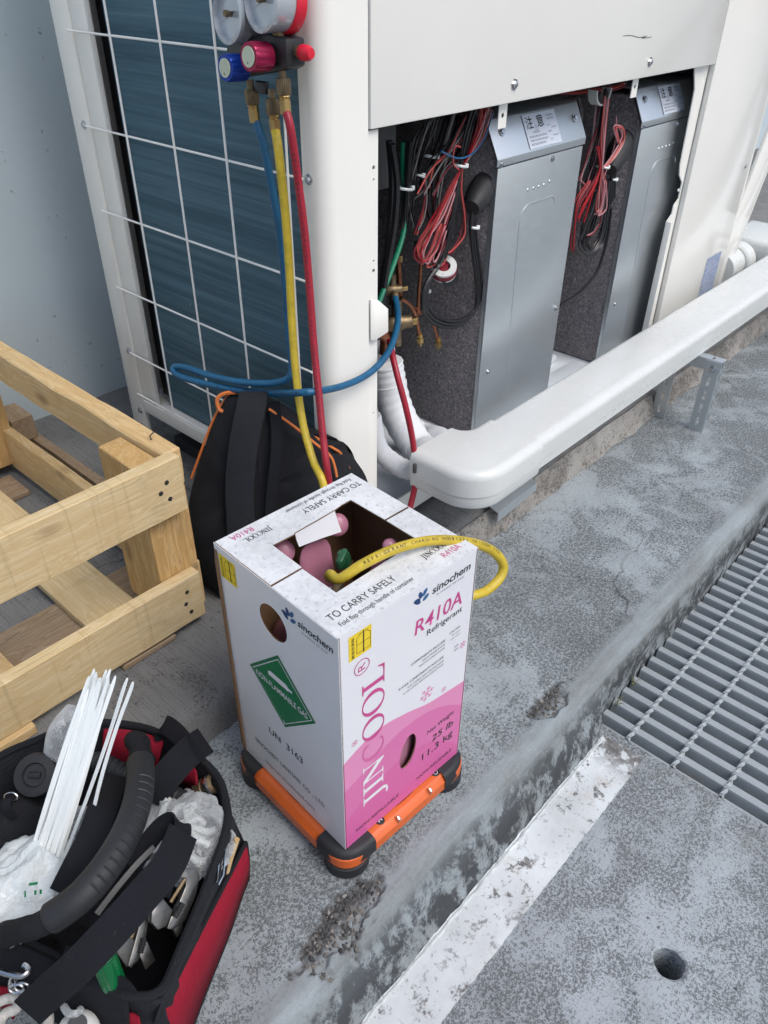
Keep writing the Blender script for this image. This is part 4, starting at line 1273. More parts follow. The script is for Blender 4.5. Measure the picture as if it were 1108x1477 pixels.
# ------------------------------------------------------------------ gauge manifold hung on the guard wires
man = thing('gauge_manifold', 'black two-gauge refrigerant manifold with blue and crimson knobs, hung on the grille', 'gauge manifold', (0.385, 0.53, 0.90))
def G(mb, name, mat, parent=None, **kw):
    if parent is None:
        return keep(mb.build(name, MAT[mat], man, **kw), man)
    return mb.build(name, MAT[mat], parent, **kw)
XB = 0.386
pB0, pB1 = at(322, 108, 0, XB), at(431, 78, 0, XB)
zc = 0.930
body = MB().prism([(XB - 0.018, pB0.y - 0.03, zc - 0.004), (XB - 0.018, pB0.y - 0.04, zc - 0.026), (XB - 0.018, 0.462, zc - 0.006), (XB - 0.018, 0.448, zc - 0.001),
                   (XB - 0.018, 0.448, zc + 0.032), (XB - 0.018, 0.487, zc + 0.036), (XB - 0.018, pB0.y - 0.04, zc + 0.022)], (0.034, 0, 0))
G(body, 'manifold_body', 'blackp', bevel=0.003)
def fluted(c, ax, r, l, n=10, seg=60):
    ax = Vector(ax).normalized()
    u = ax.orthogonal().normalized()
    w_ = ax.cross(u)
    rows = []
    for (kr, h) in ((0.0, 0), (0.93, 0), (1.0, 0.003), (1.0, l - 0.003), (0.93, l), (0.0, l)):
        row = []
        for i in range(seg):
            an = 2 * math.pi * i / seg
            fl_ = 1 - 0.10 * max(0, math.cos(n * an)) ** 2 * (kr > 0.95)
            row.append(Vector(c) + ax * h + (u * math.cos(an) + w_ * math.sin(an)) * r * kr * fl_)
        rows.append(row)
    return MB().grid(rows, closed=True)
NX = Vector((-1, 0.0, 0.06)).normalized()
def knob(px, py, mat, r):
    f = at(px, py, 0, XB - 0.056)
    k_ = G(fluted(f - NX * 0.032, NX, r, 0.032), 'hand_wheel', mat, smooth=40)
    G(MB().lathe([(0, 0.0005), (r * 0.68, 0.0005), (r * 0.68, 0.0015), (0, 0.0015)], f, NX, 28), 'inlay', 'sage', k_)
    me = textmesh('▲', 1.0)
    G(MB().prism([f + NX * 0.0016 + Vector((0, -0.002, -0.011)), f + NX * 0.0016 + Vector((0, 0.003, -0.011)), f + NX * 0.0016 + Vector((0, 0.001, -0.005))], NX * 0.0004), 'mark', 'ink', k_, smooth=0)
    G(MB().lathe([(0.008, 0), (0.008, 0.03)], f - NX * 0.05, NX, 12), 'stem', 'brassd', k_)
knob(325, 98, 'knob_b', 0.0175)
knob(359, 82, 'knob_r', 0.0185)
# gauges
def gauge(px, py, r, xface, rim, dial, tint, lens_red):
    f = at(px, py, 0, xface)
    gx = Vector((-1, 0.10, 0.10)).normalized()
    u = Vector((0, 1, 0)) - gx * gx.y
    u.normalize()
    v_ = gx.cross(u) * -1
    if v_.z < 0:
        v_ = -v_
    g_ = G(MB().lathe([(r * 0.92, -0.036), (r, -0.030), (r, -0.004), (r * 1.07, -0.002), (r * 1.07, 0.004), (r * 0.95, 0.006), (r * 0.93, 0.002), (r * 0.93, -0.003)], f, gx, 40), 'gauge', rim, smooth=40)
    d_ = G(MB().lathe([(0, -0.0045), (r * 0.94, -0.0045), (r * 0.94, -0.004), (0, -0.004)], f, gx, 40), 'dial', dial, g_)
    fr = frame(f + gx * (-0.0038), u * -1, v_)
    for i in range(25):
        an = math.radians(225 - 270 * i / 24)
        l = 0.80 if i % 4 else 0.72
        mb = MB()
        p0, p1 = Vector((math.cos(an), math.sin(an), 0)) * r * l, Vector((math.cos(an), math.sin(an), 0)) * r * 0.88
        t_ = Vector((-math.sin(an), math.cos(an), 0)) * 0.0004
        mb.add([fr @ (p0 - t_), fr @ (p0 + t_), fr @ (p1 + t_), fr @ (p1 - t_)], [(0, 1, 2, 3)])
        G(mb, 'tick', 'ink', g_, smooth=0)
    for i, s_ in enumerate(tint):
        an = math.radians(225 - 270 * i / (len(tint) - 1))
        text(s_, fr, r * 0.58 * math.cos(an) - 0.003 * len(s_) / 2, r * 0.58 * math.cos(an) + 0.003 * len(s_) / 2, r * 0.58 * math.sin(an) - 0.002, MAT['ink'], g_, 0.0042)
    an = math.radians(205)
    nd = Vector((math.cos(an), math.sin(an), 0))
    tt = Vector((-nd.y, nd.x, 0)) * 0.0008
    G(MB().add([fr @ (-nd * r * 0.25 - tt + Vector((0, 0, 0.002))), fr @ (nd * r * 0.8 + Vector((0, 0, 0.002))), fr @ (-nd * r * 0.25 + tt + Vector((0, 0, 0.002)))], [(0, 1, 2)]), 'needle', 'ink', g_, smooth=0)
    G(MB().lathe([(0.0035, 0), (0.0035, 0.006), (0.0045, 0.0062), (0.0045, 0.011), (0, 0.0115)], f - gx * 0.003, gx, 12), 'adjuster', 'brassd', g_)
    if lens_red:
        G(MB().lathe([(r * 1.03, -0.045), (r * 1.06, -0.040), (r * 1.06, -0.030), (r * 1.03, -0.028)], f, gx, 40), 'back_guard', 'cap_r', g_, smooth=40)
    G(MB().lathe([(0.0085, 0), (0.0085, 0.014), (0.006, 0.015), (0.006, 0.05)], f - gx * 0.022 - Vector((0, 0, r + 0.006)), (0, 0, 1), 6), 'gauge_nut', 'brassd', g_)
gauge(331, 20, 0.0345, XB - 0.030, 'glassrim', 'dial', ['0', '2', '4', '6', '8', '10'], False)
gauge(379, -1, 0.036, XB - 0.030, 'glassrim', 'dialpink', ['0', '10', '20', '30', '40', '50'], True)
# end cap, union nuts
e = Vector((XB, 0.447, zc + 0.016))
G(MB().lathe([(0.0075, 0), (0.0075, 0.006), (0.009, 0.0065), (0.009, 0.009)], e, (0, -1, 0), 12), 'end_port', 'brassd')
G(MB().lathe([(0.0088, 0.008), (0.010, 0.010), (0.0098, 0.022), (0.0065, 0.028), (0, 0.0285)], e, (0, -1, 0), 16), 'end_cap', 'cap_r', smooth=50)
def knurl(top, down, mat='brassd'):
    d = Vector(down).normalized()
    q = G(MB().lathe([(0.0055, -0.012), (0.0055, 0.0)], top, d, 10), 'port_stub', mat)
    n_ = G(fluted(top, d, 0.0105, 0.020, 24, 96), 'knurled_nut', mat)
    G(MB().lathe([(0.008, 0.020), (0.009, 0.022), (0.0072, 0.024), (0.0072, 0.026), (0.0082, 0.027), (0.0078, 0.044), (0.0068, 0.045)], top, d, 8), 'hose_ferrule', 'brass', n_)
    return top + d * 0.040
hb = knurl(at(362, 128, 0, XB), (-0.02, -0.10, -1))
hy = knurl(at(393, 142, 0, XB), (-0.02, -0.06, -1))
hr = knurl(at(408, 113, 0, XB - 0.005), (-0.02, -0.07, -1))
G(MB().obox(at(378, 126, 0, XB), (0.004, 0, 0), (0, 0.012, 0), (0, 0, 0.008)), 'hose_bracket', 'blackp', bevel=0.002)
hk = [Vector((XB + 0.005, 0.53, zc + 0.02)), Vector((XB + 0.005, 0.53, zc + 0.13)), Vector((XB + 0.012, 0.53, 1.085)), Vector((XS - 0.004, 0.53, 1.102)), Vector((XS + 0.004, 0.53, 1.088))]
G(MB().tube(smoothpath(hk, 6), 0.0022, 8), 'hook', 'chrome')

# ------------------------------------------------------------------ hoses
def hose(name, label, pts, r, mat):
    P = smoothpath(pts, 12)
    o = MB().tube(P, r, 14).build(name, MAT[mat], None, smooth=60)
    return tag(o, label, 'hose'), P
def printed(o, P, s, i0, i1, nrm, size, r, mat='ink'):
    """small print laid along the hose, letter by letter, facing nrm"""
    d = [0.0]
    for a, b in zip(P, P[1:]):
        d.append(d[-1] + (b - a).length)
    L0, L1 = d[i0], d[i1]
    mb_v, mb_f = [], []
    n = len(s)
    for k_, ch in enumerate(s):
        if ch == ' ':
            continue
        q = L0 + (L1 - L0) * k_ / n
        j = max(i for i in range(len(d) - 1) if d[i] <= q)
        p = P[j].lerp(P[j + 1], (q - d[j]) / max(1e-9, d[j + 1] - d[j]))
        t = (P[j + 1] - P[j]).normalized()
        nn = (Vector(nrm) - t * Vector(nrm).dot(t)).normalized()
        fr = frame(p + nn * (r + 0.0004), t, nn.cross(t))
        me = textmesh(ch, size)
        base = len(mb_v)
        for v in me.vertices:
            y = v.co.y - size * 0.36
            mb_v.append(fr @ Vector((v.co.x, y, -y * y / (2 * r))))
        mb_f += [tuple(i + base for i in f.vertices) for f in me.polygons]
        bpy.data.meshes.remove(me)
    me = bpy.data.meshes.new('lettering')
    me.from_pydata([tuple(v) for v in mb_v], [], mb_f)
    link('lettering', me, MAT[mat], o)
A = at
HR_ = 0.0063
# blue: down from the manifold, out in a loop, across the corner post to the service valve
bp = [hb, A(379, 205, 0, 0.385), A(392, 270, 0, 0.39), A(404, 340, 0, 0.395), A(411, 410, 0, 0.395), A(416, 480, 0, 0.39), A(421, 525, 0, 0.385), A(415, 546, 0, 0.375),
      A(385, 553, 0, 0.355), A(340, 550, 0, 0.335), A(300, 541, 0, 0.325), A(268, 530, 0, 0.318), A(251, 530, 0, 0.312), A(256, 541, 0, 0.306), A(290, 552, 0, 0.315), A(340, 562, 0, 0.335), A(390, 567, 0, 0.36),
      A(440, 566, 1, 0.425), A(490, 558, 1, 0.425), A(530, 540, 1, 0.432), A(557, 513, 1, 0.445), A(571, 480, 1, 0.475), A(574, 452, 1, 0.51), A(570, 428, 1, 0.545)]
ho, P = hose('blue_hose', 'blue charging hose looping across the grille and into the open unit', bp, HR_, 'hose_b')
printed(ho, P, 'REFRIGERANT CHARGING HOSE', 12 * 14, 12 * 18, (-0.5, -0.75, 0.5), 0.006, HR_)
MB().lathe([(0.0075, 0), (0.0085, 0.003), (0.0085, 0.016), (0.011, 0.018), (0.011, 0.034)], P[-1] - (P[-1] - P[-2]).normalized() * 0.004, P[-1] - P[-2], 10).build('end_fitting', MAT['brassd'], ho)
# red: straight down behind the carton, round and back up to the service valve
rp = [hr, A(419, 185, 0, 0.378), A(430, 260, 0, 0.385), A(440, 340, 0, 0.388), A(447, 420, 0, 0.386), A(453, 500, 0, 0.376), A(460, 570, 0, 0.362), A(466, 630, 0, 0.345), A(474, 690, 0, 0.33),
      Vector((0.335, 0.335, 0.16)), Vector((0.37, 0.30, 0.03)), Vector((0.42, 0.275, -0.03)), Vector((0.47, 0.29, -0.047)), Vector((0.505, 0.345, 0.035)), A(590, 740, 1, 0.385), A(600, 690, 1, 0.395), A(596, 640, 1, 0.405), A(586, 590, 1, 0.42), A(574, 545, 1, 0.445), A(566, 512, 1, 0.475), A(562, 492, 1, 0.51)]
ho, P = hose('red_hose', 'red charging hose hanging from the manifold down behind the carton', rp, HR_, 'hose_r')
for (a, b) in ((12 * 1 + 6, 12 * 4), (12 * 4 + 6, 12 * 7)):
    printed(ho, P, 'REFRIGERANT CHARGING HOSE', a, b, (-0.75, -0.6, 0.2), 0.0055, HR_)
# yellow: down behind the carton, round its far side and over the top into the cylinder
yp = [hy, A(402, 220, 0, 0.376), A(411, 300, 0, 0.38), A(417, 380, 0, 0.38), A(421, 460, 0, 0.374), A(427, 540, 0, 0.362), A(437, 610, 0, 0.346), A(452, 665, 0, 0.33), A(468, 705, 0, 0.315),
      Vector((0.305, 0.315, 0.16)), Vector((0.298, 0.285, 0.09)), Vector((0.285, 0.24, 0.05)), Vector((0.272, 0.19, 0.07)), Vector((0.266, 0.14, 0.13)), Vector((0.266, 0.085, 0.21)), Vector((0.270, 0.035, 0.262)),
      A(676, 862, 1, -0.004), A(702, 852, 1, -0.012), A(722, 832, 1, -0.014), A(725, 812, 1, -0.010), A(706, 792, 1, 0.0), A(668, 781, 1, 0.012), A(620, 780, 1, 0.03), A(570, 792, 1, 0.045), A(525, 813, 1, 0.062), A(490, 835, 1, 0.08), Vector((0.090, 0.105, 0.405)), Vector((0.100, 0.118, 0.385))]
ho, P = hose('yellow_hose', 'yellow charging hose arching over the carton top into its opening', yp, HR_ + 0.0006, 'hose_y')
printed(ho, P, 'MAX WORKING PRESS', 12 * 20 - 4, 12 * 21 + 6, (-0.2, -0.55, 0.8), 0.0062, HR_ + 0.0006)
printed(ho, P[::-1], 'REFRIGERANT CHARGING HOSE', 12 * 3, 12 * 5 + 8, (-0.2, -0.55, 0.8), 0.0062, HR_ + 0.0006)

# ------------------------------------------------------------------ carton
YAW, CA, CB_, CH = -0.05972, 0.245, 0.2472, 0.425
carton = thing('refrigerant_carton', 'white and pink printed refrigerant carton with a cut-open top, standing on the orange scale', 'carton', (0, 0, 0.0003), YAW)
FF = frame((0, 0, 0), (1, 0, 0), (0, 0, 1))                      # front face, facing -y
FG = frame((0, CB_, 0), (0, -1, 0), (0, 0, 1))                   # left face, facing -x
FT = frame((0, 0, CH), (1, 0, 0), (0, 1, 0))                     # top
def inset(fr, d):
    return fr @ Matrix.Translation((0, 0, -d))
TH = 0.0026
rect = lambda x0, x1, y0, y1: [(x0, y0), (x1, y0), (x1, y1), (x0, y1)]
oval = [(0.125 + 0.0165 * math.cos(t) + 0.004 * math.sin(t), 0.111 + 0.034 * math.sin(t)) for t in [2 * math.pi * i / 28 for i in range(28)]]
rh = circ(0.120, 0.362, 0.0285)
def panel(name, loops, fr, mat):
    o = shape2d(name, loops, TH * 0.3, inset(fr, TH * 0.15), MAT[mat], carton)
    shape2d('liner', [[(x * 1.0, y) for x, y in lp] for lp in loops], TH * 0.7, inset(fr, TH * 0.65 + 0.0001), MAT['brown'], o)
    return o
fp = panel('front_side', [rect(0.0006, CA - 0.0006, 0, CH - 0.0006), oval], FF, 'front')
lpn = panel('left_side', [rect(0.0, CB_, 0, CH - 0.0006), rh], FG, 'card')
panel('right_side', [rect(0, CB_, 0, CH - 0.001)], frame((CA, 0, 0), (0, 1, 0), (0, 0, 1)), 'card')
panel('back_side', [rect(0.0006, CA - 0.0006, 0, CH - 0.001)], frame((CA, CB_, 0), (-1, 0, 0), (0, 0, 1)), 'card')
MB().box(0.003, CA - 0.003, 0.003, CB_ - 0.003, 0.0002, 0.003).build('bottom_flap', MAT['brown'], carton)
MB().prism([(-0.004, CB_ - 0.001, 0.02), (-0.0005, CB_ - 0.001, 0.0), (-0.0005, CB_ - 0.001, CH - 0.01), (-0.0025, CB_ - 0.001, CH - 0.03)], (0, -0.006, 0)).build('glued_seam', MAT['brown'], carton)
nf = panel('near_top_flap', [[(0.001, 0.001), (CA - 0.001, 0.001), (CA - 0.001, 0.1245), (0.1985, 0.1250), (0.1985, 0.068), (0.180, 0.0635), (0.051, 0.061), (0.050, 0.1240), (0.001, 0.1235)]], FT, 'cardtop')
ff = panel('far_top_flap', [[(0.002, CB_ - 0.001), (0.002, 0.1275), (0.0515, 0.1275), (0.0525, 0.189), (0.0885, 0.188), (0.0885, 0.190), (0.165, 0.193), (0.180, 0.1955), (0.1965, 0.1955), (0.1985, 0.1285), (CA - 0.001, 0.1285), (CA - 0.001, CB_ - 0.001)]], FT, 'cardtop')
# white hand flap folded down from the far edge of the opening
MB().grid([[Vector((0.090, 0.1885, CH - 0.001)), Vector((0.128, 0.1895, CH - 0.001)), Vector((0.163, 0.1915, CH - 0.001))],
           [Vector((0.091, 0.1875, CH - 0.012)), Vector((0.128, 0.187, CH - 0.014)), Vector((0.164, 0.187, CH - 0.016))],
           [Vector((0.092, 0.184, CH - 0.022)), Vector((0.128, 0.182, CH - 0.026)), Vector((0.163, 0.178, CH - 0.030))]]).build('hand_flap', MAT['card'], nf, smooth=60)
# lettering on the front
Ik, Gy, Pk, Wh = MAT['ink'], MAT['inkgrey'], MAT['pinkink'], MAT['whiteink']
def pictogram(fr, x0, y0, parent):
    s_ = flat(rect(x0, x0 + 0.0365, y0, y0 + 0.040), fr, MAT['yellow'], parent, 'yellow_sticker')
    f2 = fr @ Matrix.Translation((0, 0, 0.0003))
    cx_, cy_ = x0 + 0.0235, y0 + 0.020
    def seg(p, q, w_=0.0006):
        p, q = Vector((*p, 0)), Vector((*q, 0))
        t = (q - p).normalized() * 1.0
        nn = Vector((-t.y, t.x, 0)) * w_ / 2
        me = bpy.data.meshes.new('print_mark')
        me.from_pydata([tuple(f2 @ (v + Vector((0, 0, 0.0003)))) for v in (p - nn, q - nn, q + nn, p + nn)], [], [(0, 1, 2, 3)])
        link('print_mark', me, Ik, parent)
    seg((cx_, cy_ - 0.017), (cx_, cy_ + 0.018), 0.0018)
    seg((cx_ - 0.011, cy_), (cx_ + 0.011, cy_)); seg((cx_ - 0.011, cy_ - 0.014), (cx_ + 0.011, cy_ - 0.014)); seg((cx_ - 0.008, cy_ + 0.016), (cx_ + 0.008, cy_ + 0.016))
    seg((cx_ - 0.011, cy_ - 0.014), (cx_ - 0.011, cy_ + 0.010)); seg((cx_ + 0.011, cy_ - 0.014), (cx_ + 0.011, cy_ + 0.010))
    seg((cx_ - 0.011, cy_ + 0.010), (cx_ - 0.004, cy_ + 0.016)); seg((cx_ + 0.011, cy_ + 0.010), (cx_ + 0.004, cy_ + 0.016))
    for i, ch in enumerate('谨慎勿倒置'):
        text(ch, f2, x0 + 0.004, x0 + 0.0085, y0 + 0.0305 - 0.007 * i, Ik, parent, 0.0048)
pictogram(FF, 0.0155, 0.376, fp)
pictogram(FG, 0.009, 0.373, lpn)
def petals(fr, cx_, cy_, s_, parent):
    for (dx, dy, a, m) in ((-0.0075, -0.004, 55, 'blueink'), (-0.003, 0.005, 20, 'blueink'), (0.005, 0.0055, -35, 'steelink'), (-0.009, -0.001, 80, 'blueink'), (0.007, -0.004, -60, 'steelink')):
        ar = math.radians(a)
        lp_ = [(cx_ + s_ * (dx + (0.0034 * math.cos(t)) * math.cos(ar) - 0.0062 * math.sin(t) * math.sin(ar)), cy_ + s_ * (dy + (0.0034 * math.cos(t)) * math.sin(ar) + 0.0062 * math.sin(t) * math.cos(ar))) for t in [2 * math.pi * i / 18 for i in range(18)]]
        flat(lp_, fr, MAT[m], parent, 'emblem_petal', 0.0003 + 0.00003 * dx)
MAT['steelink'] = plain('steel_blue_ink', (0.03, 0.12, 0.27, 1), 0.45)
petals(FF, 0.139, 0.403, 1.0, fp)
petals(FG, 0.157, 0.400, 1.0, lpn)
text('sinochem', FF, 0.158, 0.232, 0.396, Ik, fp, 0.0125, bold=0.022, shear=0.12)
text('In science we trust', FF, 0.167, 0.220, 0.3885, Gy, fp, 0.004, shear=0.15)
text('R410A', FF, 0.128, 0.220, 0.343, Pk, fp, 0.0255, bold=0.012, shear=0.12)
text('Refrigerant', FF, 0.152, 0.222, 0.327, Ik, fp, 0.0105, bold=0.008)
text('CAS NO.', FF, 0.199, 0.222, 0.297, Ik, fp, 0.004)
text('75-10-5', FF, 0.204, 0.221, 0.290, Gy, fp, 0.003)
text('354-33-6', FF, 0.202, 0.222, 0.283, Gy, fp, 0.003)
text('COMPONENTS INCLUDE', FF, 0.124, 0.191, 0.290, Ik, fp, 0.0048)
text('DIFLUOROMETHANE', FF, 0.146, 0.191, 0.283, Gy, fp, 0.0036)
text('PENTAFLUOROETHANE', FF, 0.140, 0.191, 0.276, Gy, fp, 0.0036)
text('R-410A COMPONENTS INCLUDE', FF, 0.102, 0.190, 0.259, Ik, fp, 0.0048)
text('R-32 (CH2F2) DIFLUOROMETHANE', FF, 0.119, 0.191, 0.251, Gy, fp, 0.0038)
text('R-125 (C2HF5) PENTAFLUOROETHANE', FF, 0.111, 0.191, 0.244, Gy, fp, 0.0038)
text('50%', FF, 0.212, 0.221, 0.262, Gy, fp, 0.0035); text('50%', FF, 0.212, 0.221, 0.255, Gy, fp, 0.0035)
text('Net Weight', FF, 0.166, 0.225, 0.113, Ik, fp, 0.0095)
text('25 lb', FF, 0.177, 0.225, 0.086, Ik, fp, 0.0145, bold=0.008, shear=0.1)
text('11.3 kg', FF, 0.157, 0.226, 0.0605, Ik, fp, 0.0155, bold=0.006)
text('NON-REUSABLE', FF, 0.148, 0.227, 0.0205, Ik, fp, 0.0075)
text('NON-REFILLABLE', FF, 0.022, 0.108, 0.0205, Ik, fp, 0.0075)
def flake(cx_, cy_, r, mat):
    mb = MB()
    for i in range(6):
        a = math.radians(60 * i + 12)
        d, n_ = Vector((math.cos(a), math.sin(a), 0)), Vector((-math.sin(a), math.cos(a), 0))
        c_ = Vector((cx_, cy_, 0.0003 + 0.00002 * i))
        w_ = r * 0.07
        mb.add([FF @ (c_ - n_ * w_), FF @ (c_ + d * r - n_ * w_), FF @ (c_ + d * r + n_ * w_), FF @ (c_ + n_ * w_)], [(0, 1, 2, 3)])
        for sg in (-1, 1):
            q = c_ + d * r * 0.55 + Vector((0, 0, 0.00013))
            e_ = (d + n_ * sg * 0.9).normalized() * r * 0.38
            m_ = Vector((-e_.y, e_.x, 0)).normalized() * w_ * 0.8
            mb.add([FF @ (q - m_), FF @ (q + e_ - m_), FF @ (q + e_ + m_), FF @ (q + m_)], [(0, 1, 2, 3)])
    mb.build('snowflake_mark', mat, fp, smooth=0)
flake(0.159, 0.209, 0.0135, MAT['palepink']); flake(0.196, 0.189, 0.0055, MAT['palepink']); flake(0.231, 0.256, 0.007, MAT['palepink']); flake(0.022, 0.222, 0.006, MAT['palepink'])
# serif letters of the vertical name: unit cap height 1 along +y, written upwards
def ell(cx_, cy_, rx, ry, n=36, a0=0, a1=360):
    return [(cx_ + rx * math.cos(math.radians(a0 + (a1 - a0) * i / n)), cy_ + ry * math.sin(math.radians(a0 + (a1 - a0) * i / n))) for i in range(n + (a1 - a0 != 360))]
def serif_stem(x, w_):
    return [(x - 0.13, 0), (x + w_ + 0.13, 0), (x + w_ + 0.13, 0.035), (x + w_, 0.07), (x + w_, 0.93), (x + w_ + 0.13, 0.965), (x + w_ + 0.13, 1), (x - 0.13, 1), (x - 0.13, 0.965), (x, 0.93), (x, 0.07), (x - 0.13, 0.035)]
GL = {
    'J': ([[(0.03, 1), (0.03, 0.965), (0.15, 0.93), (0.15, 0.0), (0.12, -0.12), (0.03, -0.17), (-0.07, -0.14), (-0.13, -0.17), (-0.12, -0.24), (0.0, -0.27), (0.18, -0.22), (0.29, -0.05), (0.30, 0.1), (0.30, 0.93), (0.42, 0.965), (0.42, 1)]], 0.50),
    'I': ([serif_stem(0.15, 0.15)], 0.50),
    'N': ([[(0.0, 1), (0.0, 0.965), (0.10, 0.93), (0.10, 0.07), (0.0, 0.035), (0.0, 0), (0.26, 0), (0.26, 0.035), (0.155, 0.07), (0.155, 0.80), (0.70, -0.02), (0.76, -0.02), (0.76, 0.93), (0.86, 0.965), (0.86, 1), (0.60, 1), (0.60, 0.965), (0.705, 0.93), (0.705, 0.30), (0.24, 1)]], 0.92),
    'C': ([ell(0.5, 0.5, 0.48, 0.52, 40, 50, 310) + [(0.76, 0.20)] + ell(0.52, 0.5, 0.33, 0.47, 40, 305, 55) + [(0.79, 0.70), (0.83, 0.70)]], 0.92),
    'O': ([ell(0.5, 0.5, 0.48, 0.52), ell(0.5, 0.5, 0.33, 0.47)], 1.03),
    'L': ([[(0.0, 1), (0.0, 0.965), (0.12, 0.93), (0.12, 0.07), (0.0, 0.035), (0.0, 0), (0.72, 0), (0.77, 0.30), (0.735, 0.30), (0.64, 0.08), (0.50, 0.05), (0.27, 0.05), (0.27, 0.93), (0.40, 0.965), (0.40, 1)]], 0.75),
}
MAT['midpink'] = plain('mid_pink_ink', (0.57, 0.12, 0.32, 1), 0.45)
def serif_word(word, fr, length, height, mats, parent):
    tot = sum(GL[c][1] for c in word)
    k_ = length / tot
    x = 0.0
    for c, m in zip(word, mats):
        lp_, adv = GL[c]
        shape2d('lettering', [[((x + a) * k_, b * height) for a, b in l] for l in lp_], 0.0001, fr @ Matrix.Translation((0, 0, 0.00045)), m, parent, smooth=0)
        x += adv
# up the face: letter x runs along +z, letter y runs along -x
FV = frame((0.0745, 0, 0.066), (0, 0, 1), (-1, 0, 0))
serif_word('JINCOOL', FV, 0.270, 0.0385, [Wh, Wh, Wh, MAT['midpink'], Pk, Pk, Pk], fp)
shape2d('lettering', [circ(0.036, 0.3545, 0.0128), circ(0.036, 0.3545, 0.0116)], 0.0001, FF @ Matrix.Translation((0, 0, 0.00045)), Pk, fp, smooth=0)
me_fr = frame((0.0415, 0, 0.3482), (0, 0, 1), (-1, 0, 0))
text('R', me_fr, 0, 0.0115, 0, Pk, fp, 0.0125)
# left face
text('sinochem', FG, 0.173, 0.238, 0.395, Ik, lpn, 0.0115, bold=0.022, shear=0.12)
text('In science we trust', FG, 0.180, 0.228, 0.387, Gy, lpn, 0.004, shear=0.15)
c_, h_ = (0.124, 0.235), 0.0725
dia = lambda s_, z_: flat([(c_[0] - s_, c_[1]), (c_[0], c_[1] - s_), (c_[0] + s_, c_[1]), (c_[0], c_[1] + s_)], FG, MAT['greenink'] if z_ != 0.0006 else Wh, lpn, 'hazard_diamond', z_)
dia(h_, 0.0003); dia(h_ - 0.0065, 0.0006); dia(h_ - 0.0085, 0.0009)
FG2 = FG @ Matrix.Translation((0, 0, 0.0008))
text('NON-FLAMMABLE GAS', FG2, 0.068, 0.180, 0.229, Wh, lpn, 0.0115, bold=0.01)
flat([(0.098, 0.252), (0.142, 0.252), (0.142, 0.254), (0.150, 0.2545), (0.150, 0.2585), (0.142, 0.259), (0.138, 0.2625), (0.104, 0.2625), (0.098, 0.259)], FG2, Wh, lpn, 'cylinder_symbol', 0.0004)
text('2', FG2, 0.1215, 0.1265, 0.170, Wh, lpn, 0.008)
text('UN  3163', FG, 0.082, 0.160, 0.113, Ik, lpn, 0.0145, bold=0.008)
text('SINOCHEM  LANTIAN  CO ., LTD.', FG, 0.040, 0.206, 0.0555, Ik, lpn, 0.0095)
text('http://en.sinochemitl.com/', FG, 0.062, 0.181, 0.022, Gy, lpn, 0.0085)
# top
FTn = FT
text('TO CARRY SAFELY', FTn, 0.014, 0.122, 0.0275, Ik, nf, 0.0115)
text('Fold flap through handle of container', FTn, 0.017, 0.138, 0.0125, Ik, nf, 0.0075)
FTf = frame((CA, CB_, CH), (-1, 0, 0), (0, -1, 0))
text('TO CARRY SAFELY', FTf, 0.010, 0.117, 0.0235, Ik, ff, 0.0115)
text('Fold flap through handle of container', FTf, 0.014, 0.134, 0.009, Ik, ff, 0.0075)
serif_word('JINCOOL', FT @ Matrix.Translation((0.176, 0.0305, 0)), 0.043, 0.0095, [Ik] * 7, nf)
text('R410A', FT, 0.197, 0.229, 0.0145, Pk, nf, 0.0105)
serif_word('JINCOOL', FTf @ Matrix.Translation((0.171, 0.0225, 0)), 0.043, 0.0095, [Ik] * 7, ff)
text('R410A', FTf, 0.190, 0.225, 0.0065, Pk, ff, 0.0105)

# refrigerant cylinder inside the carton
cyl = thing('refrigerant_cylinder', 'pink refrigerant cylinder with a green valve, inside the open carton', 'gas cylinder', (0.1255, 0.116, 0.004), YAW)
MB().lathe([(0.0, 0.0), (0.08, 0.0), (0.108, 0.02), (0.113, 0.05), (0.113, 0.22), (0.108, 0.255), (0.085, 0.280), (0.05, 0.292), (0, 0.296)], (0, 0, 0), (0, 0, 1), 40).build('shell', MAT['pinkmetal'], cyl, smooth=60)
def collar(a0, a1, h, name='collar_guard'):
    rows = []
    for i in range(15):
        t = i / 14
        an = math.radians(a0 + (a1 - a0) * t)
        hh = h * math.sqrt(max(0.02, 1 - (2 * t - 1) ** 6))
        rows.append([Vector((math.cos(an) * r, math.sin(an) * r, z)) for r, z in ((0.056, 0.286), (0.068, 0.300 + hh * 0.5), (0.078, 0.305 + hh), (0.0765, 0.306 + hh), (0.0665, 0.301 + hh * 0.5), (0.054, 0.286))])
    MB().grid(rows).build(name, MAT['pinkmetal'], cyl, smooth=60)
collar(-35, 20, 0.050); collar(60, 105, 0.074); collar(140, 250, 0.060)
for (ex_, ey_, ez_, er) in ((0.056, 0.078, 0.385, 0.017), (-0.036, 0.086, 0.382, 0.017), (0.074, -0.012, 0.388, 0.011)):
    MB().lathe([(0, -0.003), (er * 0.8, -0.0035), (er, 0), (er * 0.85, 0.0045), (er * 0.4, 0.0065), (0, 0.007)], (ex_, ey_, ez_), (-0.45, -0.75, 0.55), 20).build('collar_ear', MAT['pinkmetal'], cyl, smooth=60)
MB().lathe([(0.011, 0.29), (0.011, 0.335), (0.013, 0.336), (0.013, 0.355), (0.007, 0.356), (0.007, 0.368)], (0, 0.002, 0), (0.1, 0.1, 1), 6).build('valve_body', MAT['brass'], cyl)
MB().lathe([(0.005, 0.364), (0.0095, 0.366), (0.011, 0.372), (0.0105, 0.380), (0.008, 0.387), (0, 0.388)], (0, 0.004, 0), (0.05, 0.05, 1), 8).build('valve_handwheel', MAT['greenp'], cyl, smooth=35)
